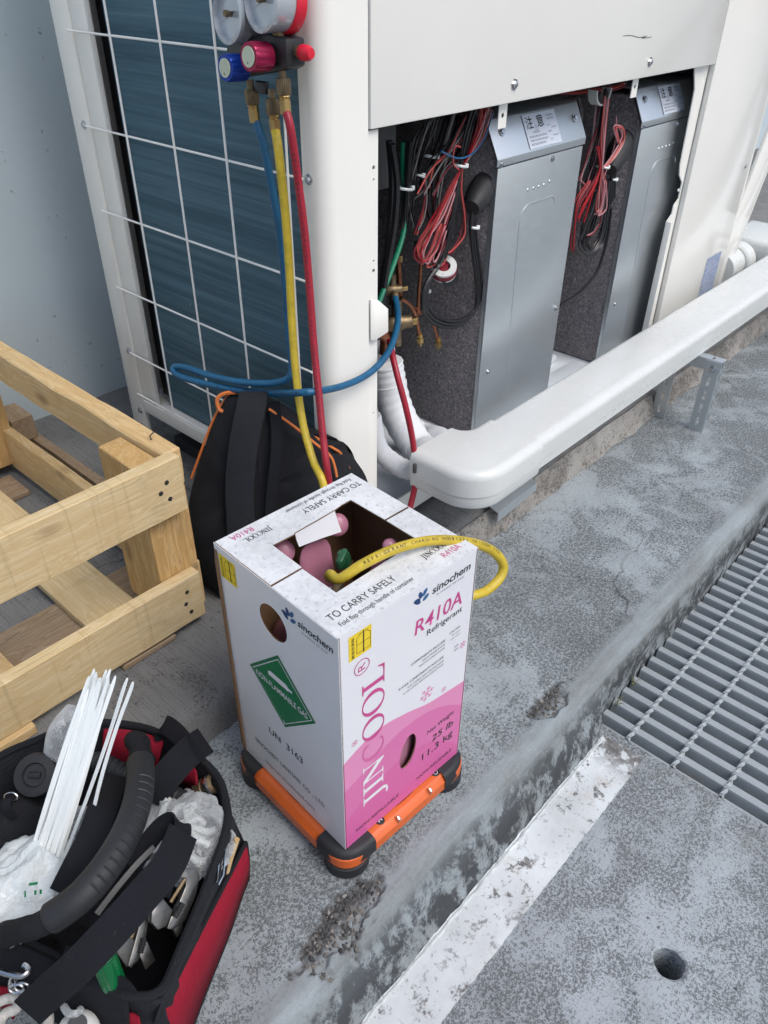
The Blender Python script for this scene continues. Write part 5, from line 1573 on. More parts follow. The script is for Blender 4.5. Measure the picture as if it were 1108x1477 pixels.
MB().obox((0.004, 0.008, 0.392), (0.010, 0.004, 0.004), (-0.002, 0.0042, 0), (0, 0, 0.008)).build('valve_grip', MAT['greenp'], cyl, bevel=0.003)
MB().tube([(-0.012, -0.004, 0.365), (-0.034, -0.016, 0.366)], 0.0075, 10).build('valve_outlet', MAT['brassd'], cyl)
def crumple(c_, rad, seed, name, mat, parent=None, sub=4, amp=0.35, freq=1.6, flatz=1.0, label=None, cat=None, group=None):
    bm = bmesh.new()
    bmesh.ops.create_icosphere(bm, subdivisions=sub, radius=1.0)
    off = Vector((seed * 3.7, seed * 1.3, seed * 2.1))
    rad = Vector(rad)
    for v in bm.verts:
        d = v.co.normalized()
        r1 = 1 - abs(noise.noise(d * freq + off)) * 1.2
        r2 = 1 - abs(noise.noise(d * freq * 2.3 + off * 2)) * 1.2
        r3 = 1 - abs(noise.noise(d * freq * 5 + off * 3))
        k_ = 1 + amp * (r1 - 0.7) + amp * 0.6 * (r2 - 0.6) + amp * 0.22 * (r3 - 0.6)
        v.co = Vector((d.x * rad.x, d.y * rad.y, d.z * rad.z)) * k_ + Vector(c_)
    me = bpy.data.meshes.new(name)
    bm.to_mesh(me)
    bm.free()
    me.shade_smooth()
    o = link(name, me, MAT[mat], parent)
    return tag(o, label, cat, group)
crumple((-0.034, -0.012, 0.345), (0.034, 0.026, 0.018), 4, 'plastic_wrap', 'clearfilm', cyl)

# ------------------------------------------------------------------ electronic scale
scale_ = thing('refrigerant_scale', 'orange electronic charging scale with black corner bumpers under the carton', 'scale', (0, 0, ZL), YAW)
S0, S1 = -0.017, 0.258
def rrect(a, b, r, n=6):
    out = []
    for (cx_, cy_, s_) in ((b - r, b - r, 0), (a + r, b - r, 90), (a + r, a + r, 180), (b - r, a + r, 270)):
        out += [(cx_ + r * math.cos(math.radians(s_ + 90 * i / n)), cy_ + r * math.sin(math.radians(s_ + 90 * i / n))) for i in range(n + 1)]
    return out
def ringm(rings):
    mb = MB()
    mb.grid([[Vector((x, y, z)) for x, y in rrect(a, b, r)] for a, b, r, z in rings], closed=True)
    n = len(rrect(0, 1, .1))
    mb.add([mb.v[i] for i in range(n)], [tuple(range(n))]); mb.add([mb.v[i] for i in range(len(mb.v) - 2 * n, len(mb.v) - n)], [tuple(range(n))])
    return mb
H0 = 0.0235
ringm([(S0 + .004, S1 - .004, .030, H0), (S0, S1, .034, H0 + .004), (S0, S1, .034, H0 + .022), (S0 + .008, S1 - .008, .03, H0 + .032), (S0 + .011, S1 - .011, .03, H0 + .0333)]).build('base_tray', MAT['orange'], scale_, smooth=35)
MB().lathe([(0.118, 0), (0.118, 0.0007), (0.112, 0.0030), (0, 0.0030)], (0.122, 0.122, H0 + .0333), (0, 0, 1), 64).build('round_platform', MAT['orange'], scale_, smooth=35)
MB().lathe([(0.1185, 0.0), (0.1225, 0.0), (0.1225, 0.0006), (0.1185, 0.0006)], (0.122, 0.122, H0 + .0333), (0, 0, 1), 64).build('platform_groove', plain('dark_orange', (0.25, 0.045, 0.012, 1), 0.5), scale_)
def bumper(cx_, cy_, a0):
    # rounded corner cap wrapping the tray
    rows = []
    for (k_, z) in ((0.0, H0 + .0355), (0.054, H0 + .0355), (0.059, H0 + .0340), (0.0625, H0 + .029), (0.0632, H0 + .0075), (0.061, H0 + .006)):
        row = []
        for i in range(19):
            an = math.radians(a0 + 90 * i / 18)
            c2, s2 = math.cos(an), math.sin(an)
            rr = k_ / max(1e-6, (abs(c2) ** 3.2 + abs(s2) ** 3.2) ** (1 / 3.2)) if k_ else 0
            row.append(Vector((cx_ + rr * c2, cy_ + rr * s2, z)))
        rows.append(row)
    mb = MB().grid(rows)
    MB_ = mb.mesh('corner_bumper', smooth=50)
    o = link('corner_bumper', MB_, MAT['rubber'], scale_)
    fx = cx_ + 0.0285 * (1 if a0 in (0, 270) else -1)
    fy = cy_ + 0.0285 * (1 if a0 in (0, 90) else -1)
    MB().lathe([(0.032, 0.0003), (0.0345, 0.003), (0.0345, 0.0225), (0.032, 0.0235)], (fx, fy, 0), (0, 0, 1), 24).build('foot', MAT['rubber'], scale_, smooth=35)
i_ = 0.0615
for (cx_, cy_, a0) in ((S0 + i_, S0 + i_, 180), (S1 - i_, S0 + i_, 270), (S1 - i_, S1 - i_, 0), (S0 + i_, S1 - i_, 90)):
    bumper(cx_, cy_, a0)
FS = frame((0, 0, H0 + .0338), (1, 0, 0), (0, 1, 0))
for x_, sym in ((0.070, 'b'), (0.192, 'p')):
    cc = (x_, S0 + 0.0175)
    MB().lathe([(0.0072, 0), (0.0072, 0.0008), (0.0065, 0.0012), (0, 0.0012)], (cc[0], cc[1], H0 + .0327), (0, 0, 1), 24).build('button', MAT['blackp'], scale_)
    f3 = frame((cc[0], cc[1], H0 + .0342), (1, 0, 0), (0, 1, 0))
    if sym == 'p':
        shape2d('button_symbol', [ell(0, 0, .004, .004, 24, 120, 420) + ell(0, 0, .0032, .0032, 24, 420, 120)], 0.0001, f3, Wh, scale_, smooth=0)
        flat([(-.0004, .0012), (.0004, .0012), (.0004, .0046), (-.0004, .0046)], f3, Wh, scale_, 'button_symbol', 0.0002)
    else:
        flat([(-.0035, -.0028), (0, 0.0006), (.0035, -.0028), (.0035, .0028), (0, -0.0006), (-.0035, .0028)], f3, Wh, scale_, 'button_symbol', 0.0002)
for x_ in (0.093, 0.163):
    MB().obox((x_, S0 + 0.002, H0 + 0.028), (0.0022, 0, 0), (0, 0.003, 0.002), (0, -0.002, 0.0075)).build('indicator_lens', MAT['chrome'], scale_, bevel=0.001)

# ------------------------------------------------------------------ pallet
pal = thing('wooden_pallet', 'new pine two-level pallet crate base on the upper slab', 'pallet', (0.0, 0.9, ZS))
def board(name, x0, x1, y0, y1, z0, z1, mat='wood', rough=0.0012, parent=None, bevel=0.0015):
    """a sawn board as its own object; the mesh runs along its local X"""
    dims = [x1 - x0, y1 - y0, z1 - z0]
    ax = dims.index(max(dims))
    L = dims[ax]
    o1, o2 = [(1, 2), (2, 0), (0, 1)][ax]
    w_, t_ = dims[o1], dims[o2]
    n = max(4, int(L / 0.05))
    rows = []
    ph = random.uniform(0, 50)
    for i in range(n + 1):
        x = L * i / n - L / 2
        row = []
        for (a, b) in ((-1, -1), (0, -1), (1, -1), (1, 1), (0, 1), (-1, 1)):
            da = rough * fbm((x + ph, a * 3, b), 9) if rough else 0
            db = rough * fbm((x + ph, a * 3, b + 9), 9) if rough else 0
            row.append(Vector((x, a * w_ / 2 + da, b * t_ / 2 + db)))
        rows.append(row)
    mb = MB().grid(rows, closed=True)
    mb.add(rows[0], [(0, 1, 2, 3, 4, 5)]); mb.add(rows[-1], [(0, 1, 2, 3, 4, 5)])
    me = mb.mesh(name, bevel=bevel, bseg=1, smooth=25)
    o = link(name, me, MAT[mat], parent or pal)
    ex = [Vector((1, 0, 0)), Vector((0, 1, 0)), Vector((0, 0, 1))]
    m = Matrix((ex[ax], ex[o1], ex[o2])).transposed().to_4x4()
    m.translation = Vector(((x0 + x1) / 2, (y0 + y1) / 2, (z0 + z1) / 2)) - Vector(pal.location)
    o.matrix_basis = m
    return o
XL = -1.05
board('deck_board', XL, 0.150, 0.521, 0.545, 0.275, 0.382)                 # near upper
board('deck_board', XL, 0.150, 0.521, 0.545, 0.031, 0.135)                 # near lower
board('side_rail', 0.132, 0.170, 0.5465, 1.46, 0.308, 0.381, 'wood2', 0.003, bevel=0.003)
board('side_rail', 0.148, 0.170, 0.5465, 1.46, 0.032, 0.135, 'wood2')
for (y0, y1) in ((0.5465, 0.668), (1.275, 1.385)):
    mb = MB().prism([(0.084, y0, 0.0425), (0.167, y0, 0.0425), (0.167, y0, 0.306), (0.131, y0, 0.306), (0.131, y0, 0.369), (0.084, y0, 0.368)], (0, y1 - y0, 0))
    me = mb.mesh('corner_post', bevel=0.002, bseg=1)
    m = Matrix((Vector((0, 0, 1)), Vector((1, 0, 0)), Vector((0, 1, 0)))).transposed().to_4x4()
    m.translation = Vector((0.12, (y0 + y1) / 2, 0.2))
    me.transform(m.inverted())
    o = link('corner_post', me, MAT['post'], pal)
    o.matrix_basis = Matrix.Translation(-Vector(pal.location)) @ m
for x in (-0.52, -0.98):
    for (y0, y1) in ((0.5465, 0.668), (1.275, 1.385)):
        board('corner_post', x, x + 0.08, y0, y1, 0.0425, 0.369, 'wood2')
board('bottom_slat', -0.028, 0.074, 0.5465, 1.46, 0.0245, 0.0415, 'wood')
board('bottom_slat', -0.275, -0.165, 0.5465, 1.46, 0.0245, 0.0415, 'wood2')
board('bottom_slat', -0.60, -0.48, 0.5465, 1.46, 0.0245, 0.0415, 'wood')
board('bottom_slat', -0.98, -0.86, 0.5465, 1.46, 0.0245, 0.0415, 'wood')
board('cross_slat', XL, 0.130, 0.655, 0.765, ZS + 0.001, 0.0235, 'wood3')
board('cross_slat', XL, 0.130, 1.17, 1.27, ZS + 0.001, 0.0235, 'wood3')
board('cross_slat', -0.030, 0.081, 0.5235, 0.56, ZS + 0.001, 0.0235, 'wood3')
board('cross_slat', -0.60, -0.20, 0.5105, 0.56, ZS + 0.001, 0.0295, 'wood2')
board('cross_slat', XL, 0.150, 1.462, 1.486, 0.10, 0.20, 'wood')
board('loose_batten', 0.247, 0.272, 0.72, 1.47, ZS + 0.001, 0.030, 'wood3') .parent = None
bt = [o for o in COL.objects if o.name.startswith('loose_batten')][0]
bt.location = Vector((0.2595, 1.095, 0.0205))
bt.name = 'timber_batten'
tag(bt, 'thin grey timber batten lying on the slab behind the pallet rail', 'batten')
bk = board('timber_block', 0.205, 0.262, 1.375, 1.47, 0.0305, 0.095, 'wood3')
bk.parent = None
bk.location += Vector(pal.location)
tag(bk, 'short weathered timber block resting on the batten by the wall', 'block')
def nails(pts, nrm):
    for p in pts:
        keep(MB().lathe([(0.0042, 0.0), (0.0042, 0.0006), (0.0028, 0.0011), (0, 0.0011)], p, nrm, 10).build('nail_head', MAT['darksteel'], pal), pal)
nails([(0.118, 0.5203, 0.345), (0.104, 0.5203, 0.330), (0.119, 0.5203, 0.312), (0.118, 0.5203, 0.105), (0.112, 0.5203, 0.080), (0.120, 0.5203, 0.056), (-0.48, 0.5203, 0.34), (-0.47, 0.5203, 0.31), (-0.48, 0.5203, 0.1), (-0.47, 0.5203, 0.06)], (0, -1, 0))
keep(MB().tube([(0.150, 0.60, 0.380), (0.147, 0.60, 0.389), (0.158, 0.603, 0.391)], 0.0013, 6).build('bent_nail', MAT['darksteel'], pal), pal)

# ------------------------------------------------------------------ black backpack leaning on the grille
bag = thing('black_backpack', 'black fabric backpack with orange piping slumped against the grille behind the carton', 'backpack', (0.36, 0.60, ZS))
BN = Vector((-0.70, -0.64, 0.32)).normalized()
B0 = Vector((0.30, 0.53, 0.12))
out_px = [(262, 800), (268, 752), (276, 705), (290, 660), (303, 620), (316, 588), (330, 566), (352, 563), (385, 572), (420, 592), (455, 618), (488, 640), (512, 664), (531, 698), (534, 760), (500, 830), (400, 880), (300, 850)]
outl = smoothpath([onpl(a, b, B0, BN) for a, b in out_px], 4, closed=True)
cen = sum(outl, Vector()) / len(outl)
def clampz(p):
    x, y = p.x, p.y
    if x > 0.418 and y > 0.440:
        if y < 0.50:
            y = 0.440
        else:
            x = 0.418
    return Vector((x, y, max(p.z, ZS + 0.002)))
rows = []
for (k_, d) in ((0.0, 0.070), (0.25, 0.070), (0.5, 0.066), (0.72, 0.055), (0.87, 0.038), (0.96, 0.018), (1.0, -0.004), (0.98, -0.022), (0.9, -0.034), (0.5, -0.04), (0.0, -0.04)):
    row = []
    for p in outl:
        q = cen + (p - cen) * k_ + BN * d
        q = q + BN * (0.012 * fbm(q, 11) + 0.006 * fbm(q, 27)) * (d > 0)
        row.append(clampz(q))
    rows.append(row)
keep(MB().grid(rows, closed=True).build('sack', MAT['cloth'], bag, smooth=60), bag)
def bagline(pxs, d, r, mat, name):
    pts = [clampz(onpl(a, b, B0 + BN * d, BN)) for a, b in pxs]
    keep(MB().tube(smoothpath(pts, 6), r, 6).build(name, MAT[mat], bag), bag)
bagline([(276, 690), (284, 668), (296, 635), (308, 605), (322, 580), (336, 566)], 0.004, 0.0026, 'piping', 'orange_piping')
bagline([(388, 590), (420, 612), (455, 640), (478, 660), (486, 688)], 0.062, 0.0026, 'piping', 'orange_piping')
bagline([(440, 622), (468, 640), (492, 655), (504, 676), (508, 690)], 0.022, 0.0026, 'piping', 'orange_piping')
bagline([(345, 566), (326, 567), (314, 575), (316, 590), (324, 594)], 0.02, 0.004, 'piping', 'grab_loop')
st = [clampz(onpl(a, b, B0 + BN * d, BN)) for a, b, d in ((366, 566, 0.05), (362, 590, 0.075), (352, 640, 0.085), (346, 700, 0.086), (348, 760, 0.085), (352, 820, 0.08))]
keep(MB().ribbon(smoothpath(st, 6), AX_R, 0.052, 0.008).build('shoulder_strap', MAT['liner'], bag, bevel=0.002), bag)
st = [clampz(onpl(a, b, B0 + BN * d, BN)) for a, b, d in ((396, 580, 0.05), (400, 640, 0.082), (392, 720, 0.086), (388, 800, 0.082))]
keep(MB().ribbon(smoothpath(st, 6), AX_R, 0.020, 0.006).build('side_strap', MAT['webbing'], bag), bag)

# ------------------------------------------------------------------ open tool bag and what lies in it
tb = thing('tool_bag', 'open black and red fabric tool bag full of tools, left of the carton', 'tool bag', (-0.24, 0.15, ZL))
def K(mb, name, mat, **kw):
    return keep(mb.build(name, MAT[mat], tb, **kw), tb)
def T(px, py, z):
    return at(px, py, 2, z)
RZ = 0.14
rim_px = [(62, 1062), (110, 1042), (157, 1041), (205, 1047), (240, 1060), (285, 1088), (318, 1120), (331, 1160), (331, 1200), (300, 1288), (262, 1380), (234, 1438), (187, 1446), (134, 1424), (73, 1384), (0, 1352), (-60, 1322), (-95, 1240), (-70, 1160), (-10, 1095)]
rim = smoothpath([T(a, b, RZ + 0.008 * math.sin(i * 1.7)) for i, (a, b) in enumerate(rim_px)], 4, closed=True)
bc = sum(rim, Vector()) / len(rim)
def ringat(k_, z, wob=0.0):
    out = []
    for i, p in enumerate(rim):
        q = bc + (p - bc) * k_
        zz = p.z if z is None else z
        out.append(Vector((q.x + wob * fbm((i * .3, zz * 9, 1), 1), q.y + wob * fbm((i * .3, zz * 9, 4), 1), zz)))
    return out
# wall: outside up, over the padded rim, down the inside
K(MB().grid([ringat(0.84, ZL + 0.002), ringat(0.86, ZL + 0.03, .006), ringat(0.90, 0.05, .006), ringat(0.95, 0.10, .004), ringat(0.99, RZ - 0.012), ringat(0.985, None), ringat(0.955, None), ringat(0.935, RZ - 0.014), ringat(0.88, 0.05, .006), ringat(0.82, ZL + 0.02)], closed=True), 'bag_wall', 'liner', smooth=60)
K(MB().tube([p + Vector((0, 0, 0.003)) for p in ringat(0.975, None)], 0.0055, 8, closed=True), 'padded_rim', 'cloth')
fl_ = ringat(0.83, ZL + 0.022)
K(MB().add(fl_, [tuple(range(len(fl_)))]), 'bag_floor', 'liner', smooth=0)
# red lining of the far end, seen over the rim
def patch(name, mat, quads, th=0.003):
    """a sewn panel through rows of (px, py, z)"""
    rows = [smoothpath([T(*q) for q in row], 6) for row in quads]
    mb = MB().grid(rows)
    o = K(mb, name, mat, smooth=60)
    m = o.modifiers.new('thickness', 'SOLIDIFY')
    m.thickness = th
    m.offset = 0
    return o
patch('red_lining', 'redcloth', [[(150, 1052, 0.142), (180, 1053, 0.142), (215, 1060, 0.142), (236, 1070, 0.14)], [(148, 1072, 0.115), (180, 1076, 0.115), (212, 1086, 0.115), (230, 1094, 0.112)], [(146, 1110, 0.07), (180, 1116, 0.07), (210, 1120, 0.07), (226, 1122, 0.07)]])
patch('red_lining', 'redcloth', [[(262, 1105, 0.142), (280, 1108, 0.142), (284, 1125, 0.14)], [(256, 1130, 0.10), (270, 1135, 0.10), (282, 1140, 0.10)]])
# flared red outer pocket on the carton side with black binding
top = [(354, 1216, 0.070), (338, 1248, 0.072), (316, 1290, 0.074), (285, 1350, 0.074), (256, 1408, 0.074), (238, 1444, 0.074), (225, 1482, 0.074)]
bot = [(357, 1268, -0.028), (345, 1300, -0.04), (330, 1345, -0.046), (310, 1395, -0.05), (292, 1440, -0.052), (277, 1480, -0.052), (264, 1510, -0.052)]
patch('red_pocket', 'redcloth', [top, [(b[0] * .5 + a[0] * .5 + 3, b[1] * .5 + a[1] * .5 + 2, (a[2] + b[2]) / 2) for a, b in zip(top, bot)], bot], 0.004)
patch('pocket_backing', 'liner', [[(331, 1170, 0.13), (331, 1210, 0.13), (308, 1275, 0.13), (276, 1352, 0.13), (248, 1412, 0.13), (236, 1440, 0.13), (226, 1470, 0.13)], [(a - 3, b - 2, z - 0.004) for a, b, z in top]], 0.003)
for ln in (top, bot):
    K(MB().tube(smoothpath([T(*q) for q in ln], 5), 0.0036, 7), 'binding', 'cloth')
K(MB().tube(smoothpath([T(*q) for q in (top[0], (357, 1240, 0.02), bot[0])], 5), 0.0036, 7), 'binding', 'cloth')
# near corner panel
patch('corner_panel', 'liner', [[(186, 1440, 0.138), (212, 1443, 0.138), (236, 1440, 0.138)], [(190, 1470, 0.09), (215, 1472, 0.09), (242, 1470, 0.085)], [(200, 1520, 0.0), (225, 1522, 0.0), (262, 1515, -0.02)]])
patch('front_panel', 'webbing', [[(-10, 1352, 0.15), (40, 1368, 0.15), (90, 1394, 0.15), (140, 1424, 0.15), (185, 1446, 0.148)], [(-10, 1378, 0.13), (40, 1394, 0.13), (88, 1418, 0.13), (136, 1446, 0.13), (186, 1470, 0.13)], [(-10, 1440, 0.07), (40, 1456, 0.07), (84, 1475, 0.07), (130, 1500, 0.07), (186, 1516, 0.07)]])
patch('red_front', 'redcloth', [[(-10, 1425, 0.115), (10, 1425, 0.115), (24, 1432, 0.115)], [(-10, 1450, 0.08), (8, 1455, 0.08), (20, 1470, 0.08)]])
patch('red_front', 'redcloth', [[(182, 1462, 0.12), (192, 1462, 0.12), (200, 1468, 0.12)], [(178, 1490, 0.09), (192, 1492, 0.09), (206, 1492, 0.09)]])
# grip handle
hp = smoothpath([T(202, 1098, 0.235), T(203, 1125, 0.245), T(196, 1165, 0.255), T(178, 1210, 0.262), T(150, 1255, 0.262), T(115, 1295, 0.255), T(72, 1326, 0.24)], 8)
K(MB().tube(hp, [0.0155] + [0.0168] * (len(hp) - 2) + [0.0155], 16), 'handle_grip', 'rubber', smooth=60)
for i in range(10, len(hp) - 12, 2):
    t = (hp[i + 1] - hp[i - 1]).normalized()
    side = t.cross((CAM - hp[i]).normalized()).normalized()
    nn = side.cross(t).normalized()
    if nn.dot(CAM - hp[i]) < 0:
        nn = -nn
    K(MB().tube([hp[i] + (nn * math.cos(a) + side * -math.sin(a)) * 0.0170 for a in [x_ * 0.14 for x_ in range(-1, 8)]], 0.0016, 6), 'grip_ridge', 'rubber')
K(MB().tube(smoothpath([T(203, 1102, 0.237), T(200, 1082, 0.232), T(196, 1068, 0.222), T(206, 1078, 0.20), T(214, 1098, 0.17)], 6), [0.012, 0.0125, 0.013, 0.0135, 0.014, 0.013, 0.012, 0.012, 0.012, 0.013, 0.013, 0.014, 0.014, 0.014, 0.014, 0.013, 0.012, 0.011, 0.010, 0.010, 0.010, 0.010, 0.010, 0.010, 0.010], 10), 'handle_tie', 'cloth', jitter=0.003)
K(MB().tube(smoothpath([T(76, 1324, 0.242), T(52, 1336, 0.235), T(28, 1342, 0.22), T(8, 1348, 0.19), T(2, 1360, 0.155)], 6), 0.0125, 10), 'handle_tie', 'cloth', jitter=0.003)
# webbing straps
def strap(pts, width, name='strap', mat='webbing', side=None, th=0.0026):
    P_ = smoothpath([T(*q) for q in pts], 8)
    return K(MB().ribbon(P_, side if side is not None else AX_R, width, th), name, mat, smooth=50)
V1 = (AX_R * 0.75 + AX_D * -0.1).normalized()
strap([(165, 1118, 0.19), (150, 1160, 0.222), (134, 1205, 0.226), (112, 1250, 0.218), (92, 1290, 0.19)], 0.034, side=AX_R + AX_D * 0.35)
strap([(232, 1290, 0.185), (255, 1225, 0.232), (262, 1196, 0.250), (252, 1184, 0.252), (236, 1190, 0.245), (216, 1212, 0.232), (190, 1250, 0.215)], 0.022, side=AX_R * 0.7 + AX_D * 0.7)
strap([(264, 1200, 0.252), (244, 1246, 0.262), (206, 1292, 0.262), (160, 1344, 0.252), (110, 1396, 0.235), (70, 1432, 0.21), (40, 1460, 0.17)], 0.036, side=AX_R * 0.75 + AX_D * 0.62)
strap([(222, 1222, 0.23), (196, 1248, 0.236), (166, 1284, 0.232), (140, 1318, 0.22)], 0.006, 'strap_lining', 'greyweb', side=AX_R * 0.7 + AX_D * 0.7)
strap([(214, 1150, 0.145), (232, 1130, 0.165), (254, 1104, 0.178), (276, 1082, 0.172), (296, 1068, 0.15)], 0.040, side=AX_R * 0.6 + AX_D * 0.75)
strap([(288, 1100, 0.16), (272, 1078, 0.172), (256, 1058, 0.176), (240, 1046, 0.168), (234, 1052, 0.155), (238, 1066, 0.142)], 0.026, side=AX_R * -0.5 + AX_D * 0.8)
strap([(188, 1440, 0.15), (176, 1424, 0.155), (150, 1414, 0.158), (118, 1396, 0.158), (92, 1376, 0.155)], 0.020, side=AX_R * -0.5 + AX_D * 0.8)
# zip pull ring
zp = [T(a, b, 0.140) for a, b in ((317, 1230), (325, 1226), (322, 1262), (315, 1276), (313, 1272))]
K(MB().tube(zp, 0.0016, 6, closed=True), 'zip_pull', 'chrome')

# cable ties standing up out of the bag: each is a thing
rt = random.Random(11)
a_bot, a_top = T(63, 1245, 0.165), T(146, 978, 0.36)
for i in range(42):
    u_ = (i % 14) / 13 - 0.5
    v_ = (i // 14) / 2 - 0.5
    sx = AX_R * (u_ * 0.034 + rt.uniform(-.0015, .0015)) + AX_F * (v_ * 0.012 + rt.uniform(-.002, .002))
    tx = AX_R * (u_ * 0.031 + rt.uniform(-.003, .003)) + AX_F * (v_ * 0.016) + (a_top - a_bot).normalized() * rt.uniform(-0.034, 0.014)
    if i == 40: tx, sx = AX_R * 0.031, AX_R * 0.022
    if i == 41: tx, sx = AX_R * 0.039 - (a_top - a_bot) * 0.02, AX_R * 0.040 + (a_top - a_bot) * 0.28
    p0, p1 = a_bot + sx, a_top + tx
    bow = AX_R * rt.uniform(-0.003, 0.003)
    pts = [p0, p0.lerp(p1, 0.3) + bow, p0.lerp(p1, 0.65) + bow, p0.lerp(p1, 0.93), p1]
    sd = (AX_R + AX_F * rt.uniform(-0.5, 0.5)).normalized()
    o = MB().ribbon(smoothpath(pts, 3), sd, [0.0044] * 10 + [0.0036, 0.0026, 0.0014], 0.0013).build('cable_tie', MAT['tie'], smooth=0)
    tag(o, 'single white cable tie standing apart, rightmost beside the bundle' if i == 41 else 'long natural white nylon cable tie in the bundle standing in the tool bag', 'cable tie', 'bundle of white cable ties')

# clear bottle-like blister behind the ties
o = MB().tube(smoothpath([T(84, 1098, 0.16), T(86, 1070, 0.185), T(96, 1042, 0.20), T(108, 1022, 0.205)], 5), [0.012, 0.016, 0.018, 0.019, 0.0195, 0.020, 0.020, 0.0195, 0.019, 0.018, 0.017, 0.016, 0.015, 0.014, 0.013, 0.012], 12).build('clear_pouch', MAT['clearfilm'], smooth=60, jitter=0.002)
tag(o, 'clear plastic pouch behind the cable ties at the bag rim', 'plastic pouch')
# black cup-shaped torch head and pouch
r = thing('black_torch', 'round black rubber torch head at the bag rim beside the cable ties', 'torch', T(50, 1130, 0.10))
c_ = T(52, 1118, 0.165)
ax = (CAM - c_).normalized() + AX_R * -0.35
keep(MB().lathe([(0.018, -0.06), (0.020, -0.03), (0.027, -0.012), (0.029, 0.0), (0.027, 0.005), (0.016, 0.007), (0.014, 0.003), (0, 0.003)], c_, ax, 28).build('head', MAT['rubber'], r, smooth=45), r)
keep(MB().obox(c_ + ax.normalized() * 0.006, AX_R * 0.008, AX_D * 0.004, AX_F * 0.002).build('switch', MAT['blackp'], r, bevel=0.001), r)
r = thing('black_pouch', 'soft black pouch with a steel key ring at the left edge of the bag', 'pouch', T(30, 1190, 0.09))
keep(crumple(T(30, 1195, 0.10), (0.045, 0.05, 0.05), 9, 'body', 'cloth', r, 4, 0.22, 1.0), r)
keep(crumple(T(-10, 1230, 0.09), (0.05, 0.05, 0.05), 15, 'flap', 'cloth', r, 4, 0.2, 1.0), r)
kr = T(16, 1150, 0.165)
keep(MB().tube([kr + AX_R * 0.0085 * math.cos(t * math.pi / 9) + AX_D * 0.006 * math.sin(t * math.pi / 9) for t in range(18)], 0.0012, 6, closed=True).build('key_ring', MAT['chrome'], r), r)
keep(MB().ribbon(smoothpath([T(12, 1152, 0.168), T(10, 1165, 0.165), T(22, 1180, 0.15)], 4), AX_R, 0.010, 0.003).build('tab', MAT['webbing'], r), r)
# plastic bags
crumple(T(28, 1285, 0.155), (0.062, 0.052, 0.042), 2, 'carrier_bag', 'whitefilm', None, 5, 0.42, 1.3, label='crumpled white carrier bag with green print at the left of the tool bag', cat='plastic bag')
cbag = COL.objects['carrier_bag']
fb = frame(T(52, 1284, 0.215), AX_R + AX_D * -0.15, -AX_D)
for (x0, x1, y0, y1) in ((-0.008, 0.002, 0.006, 0.009), (-0.013, -0.011, -0.006, 0.001), (-0.002, 0.0005, -0.005, 0.000), (0.004, 0.0065, -0.005, 0.000)):
    flat(rect(x0, x1, y0, y1), fb, MAT['greenink'], cbag, 'green_print', 0.0)
crumple(T(268, 1205, 0.125), (0.052, 0.060, 0.030), 6, 'parts_bag', 'clearfilm', None, 5, 0.40, 1.5, label='clear plastic bag of white parts on the carton side of the tool bag', cat='plastic bag')
crumple(T(112, 1205, 0.13), (0.030, 0.045, 0.030), 8, 'small_parts_bag', 'clearfilm', None, 5, 0.42, 1.6, label='small clear plastic bag of white parts behind the black grip', cat='plastic bag')
for i in range(9):
    p = T(232 + rt.uniform(0, 72), 1172 + rt.uniform(0, 62), 0.132)
    a = rt.uniform(0, 3.14)
    d = AX_R * math.cos(a) + AX_D * math.sin(a)
    n_ = AX_R * -math.sin(a) + AX_D * math.cos(a)
    o = MB().tube(smoothpath([p - d * 0.020, p + n_ * 0.010, p + d * 0.020, p + d * 0.026 - n_ * 0.012], 5), 0.0048, 8).build('white_elbow_part', MAT['white2'])
    tag(o, 'white plastic part seen inside the clear bag near the carton', 'plastic part', 'white parts in the clear bag')
for i in range(5):
    p = T(98 + rt.uniform(0, 26), 1180 + rt.uniform(0, 60), 0.138)
    a = rt.uniform(0, 3.14)
    d = AX_R * math.cos(a) + AX_D * math.sin(a)
    o = MB().tube([p - d * 0.014, p, p + d * 0.014], 0.005, 8).build('white_sleeve_part', MAT['white2'])
    tag(o, 'white plastic sleeve seen inside the small clear bag behind the grip', 'plastic part', 'white parts in the small bag')
# corrugated black hoses
def corr(pts, r_, name, label):
    P_ = smoothpath([T(*q) for q in pts], 14)
    o = MB().tube(P_, [r_ * (1.0 if i % 4 < 2 else 0.86) for i in range(len(P_))], 12).build(name, MAT['rubber'], smooth=30)
    tag(o, label, 'flexible conduit')
corr([(138, 1098, 0.15), (160, 1106, 0.158), (186, 1120, 0.15), (200, 1130, 0.135)], 0.0135, 'corrugated_conduit', 'black corrugated conduit in front of the red lining at the far rim')
corr([(226, 1146, 0.115), (244, 1146, 0.13), (264, 1154, 0.13)], 0.0135, 'corrugated_conduit', 'short black corrugated conduit above the clear bag of parts')
# brass and steel coupling at the rim
r = thing('metal_coupling', 'dull brass and steel pipe coupling at the bag rim facing the carton', 'coupling', T(300, 1135, 0.10))
c_ = T(300, 1134, 0.115)
ax = (AX_R * 0.7 + AX_D * -0.45 - AX_F * 0.35).normalized()
keep(MB().lathe([(0.010, -0.02), (0.014, -0.018), (0.014, -0.004), (0.012, -0.003), (0.012, 0.002), (0.0155, 0.003), (0.0155, 0.014), (0.010, 0.016), (0.008, 0.010)], c_, ax, 8).build('body', MAT['brassd'], r, smooth=30), r)
keep(MB().lathe([(0.0158, 0.005), (0.0165, 0.006), (0.0165, 0.012), (0.0158, 0.013)], c_, ax, 20).build('ring', MAT['chrome'], r, smooth=40), r)
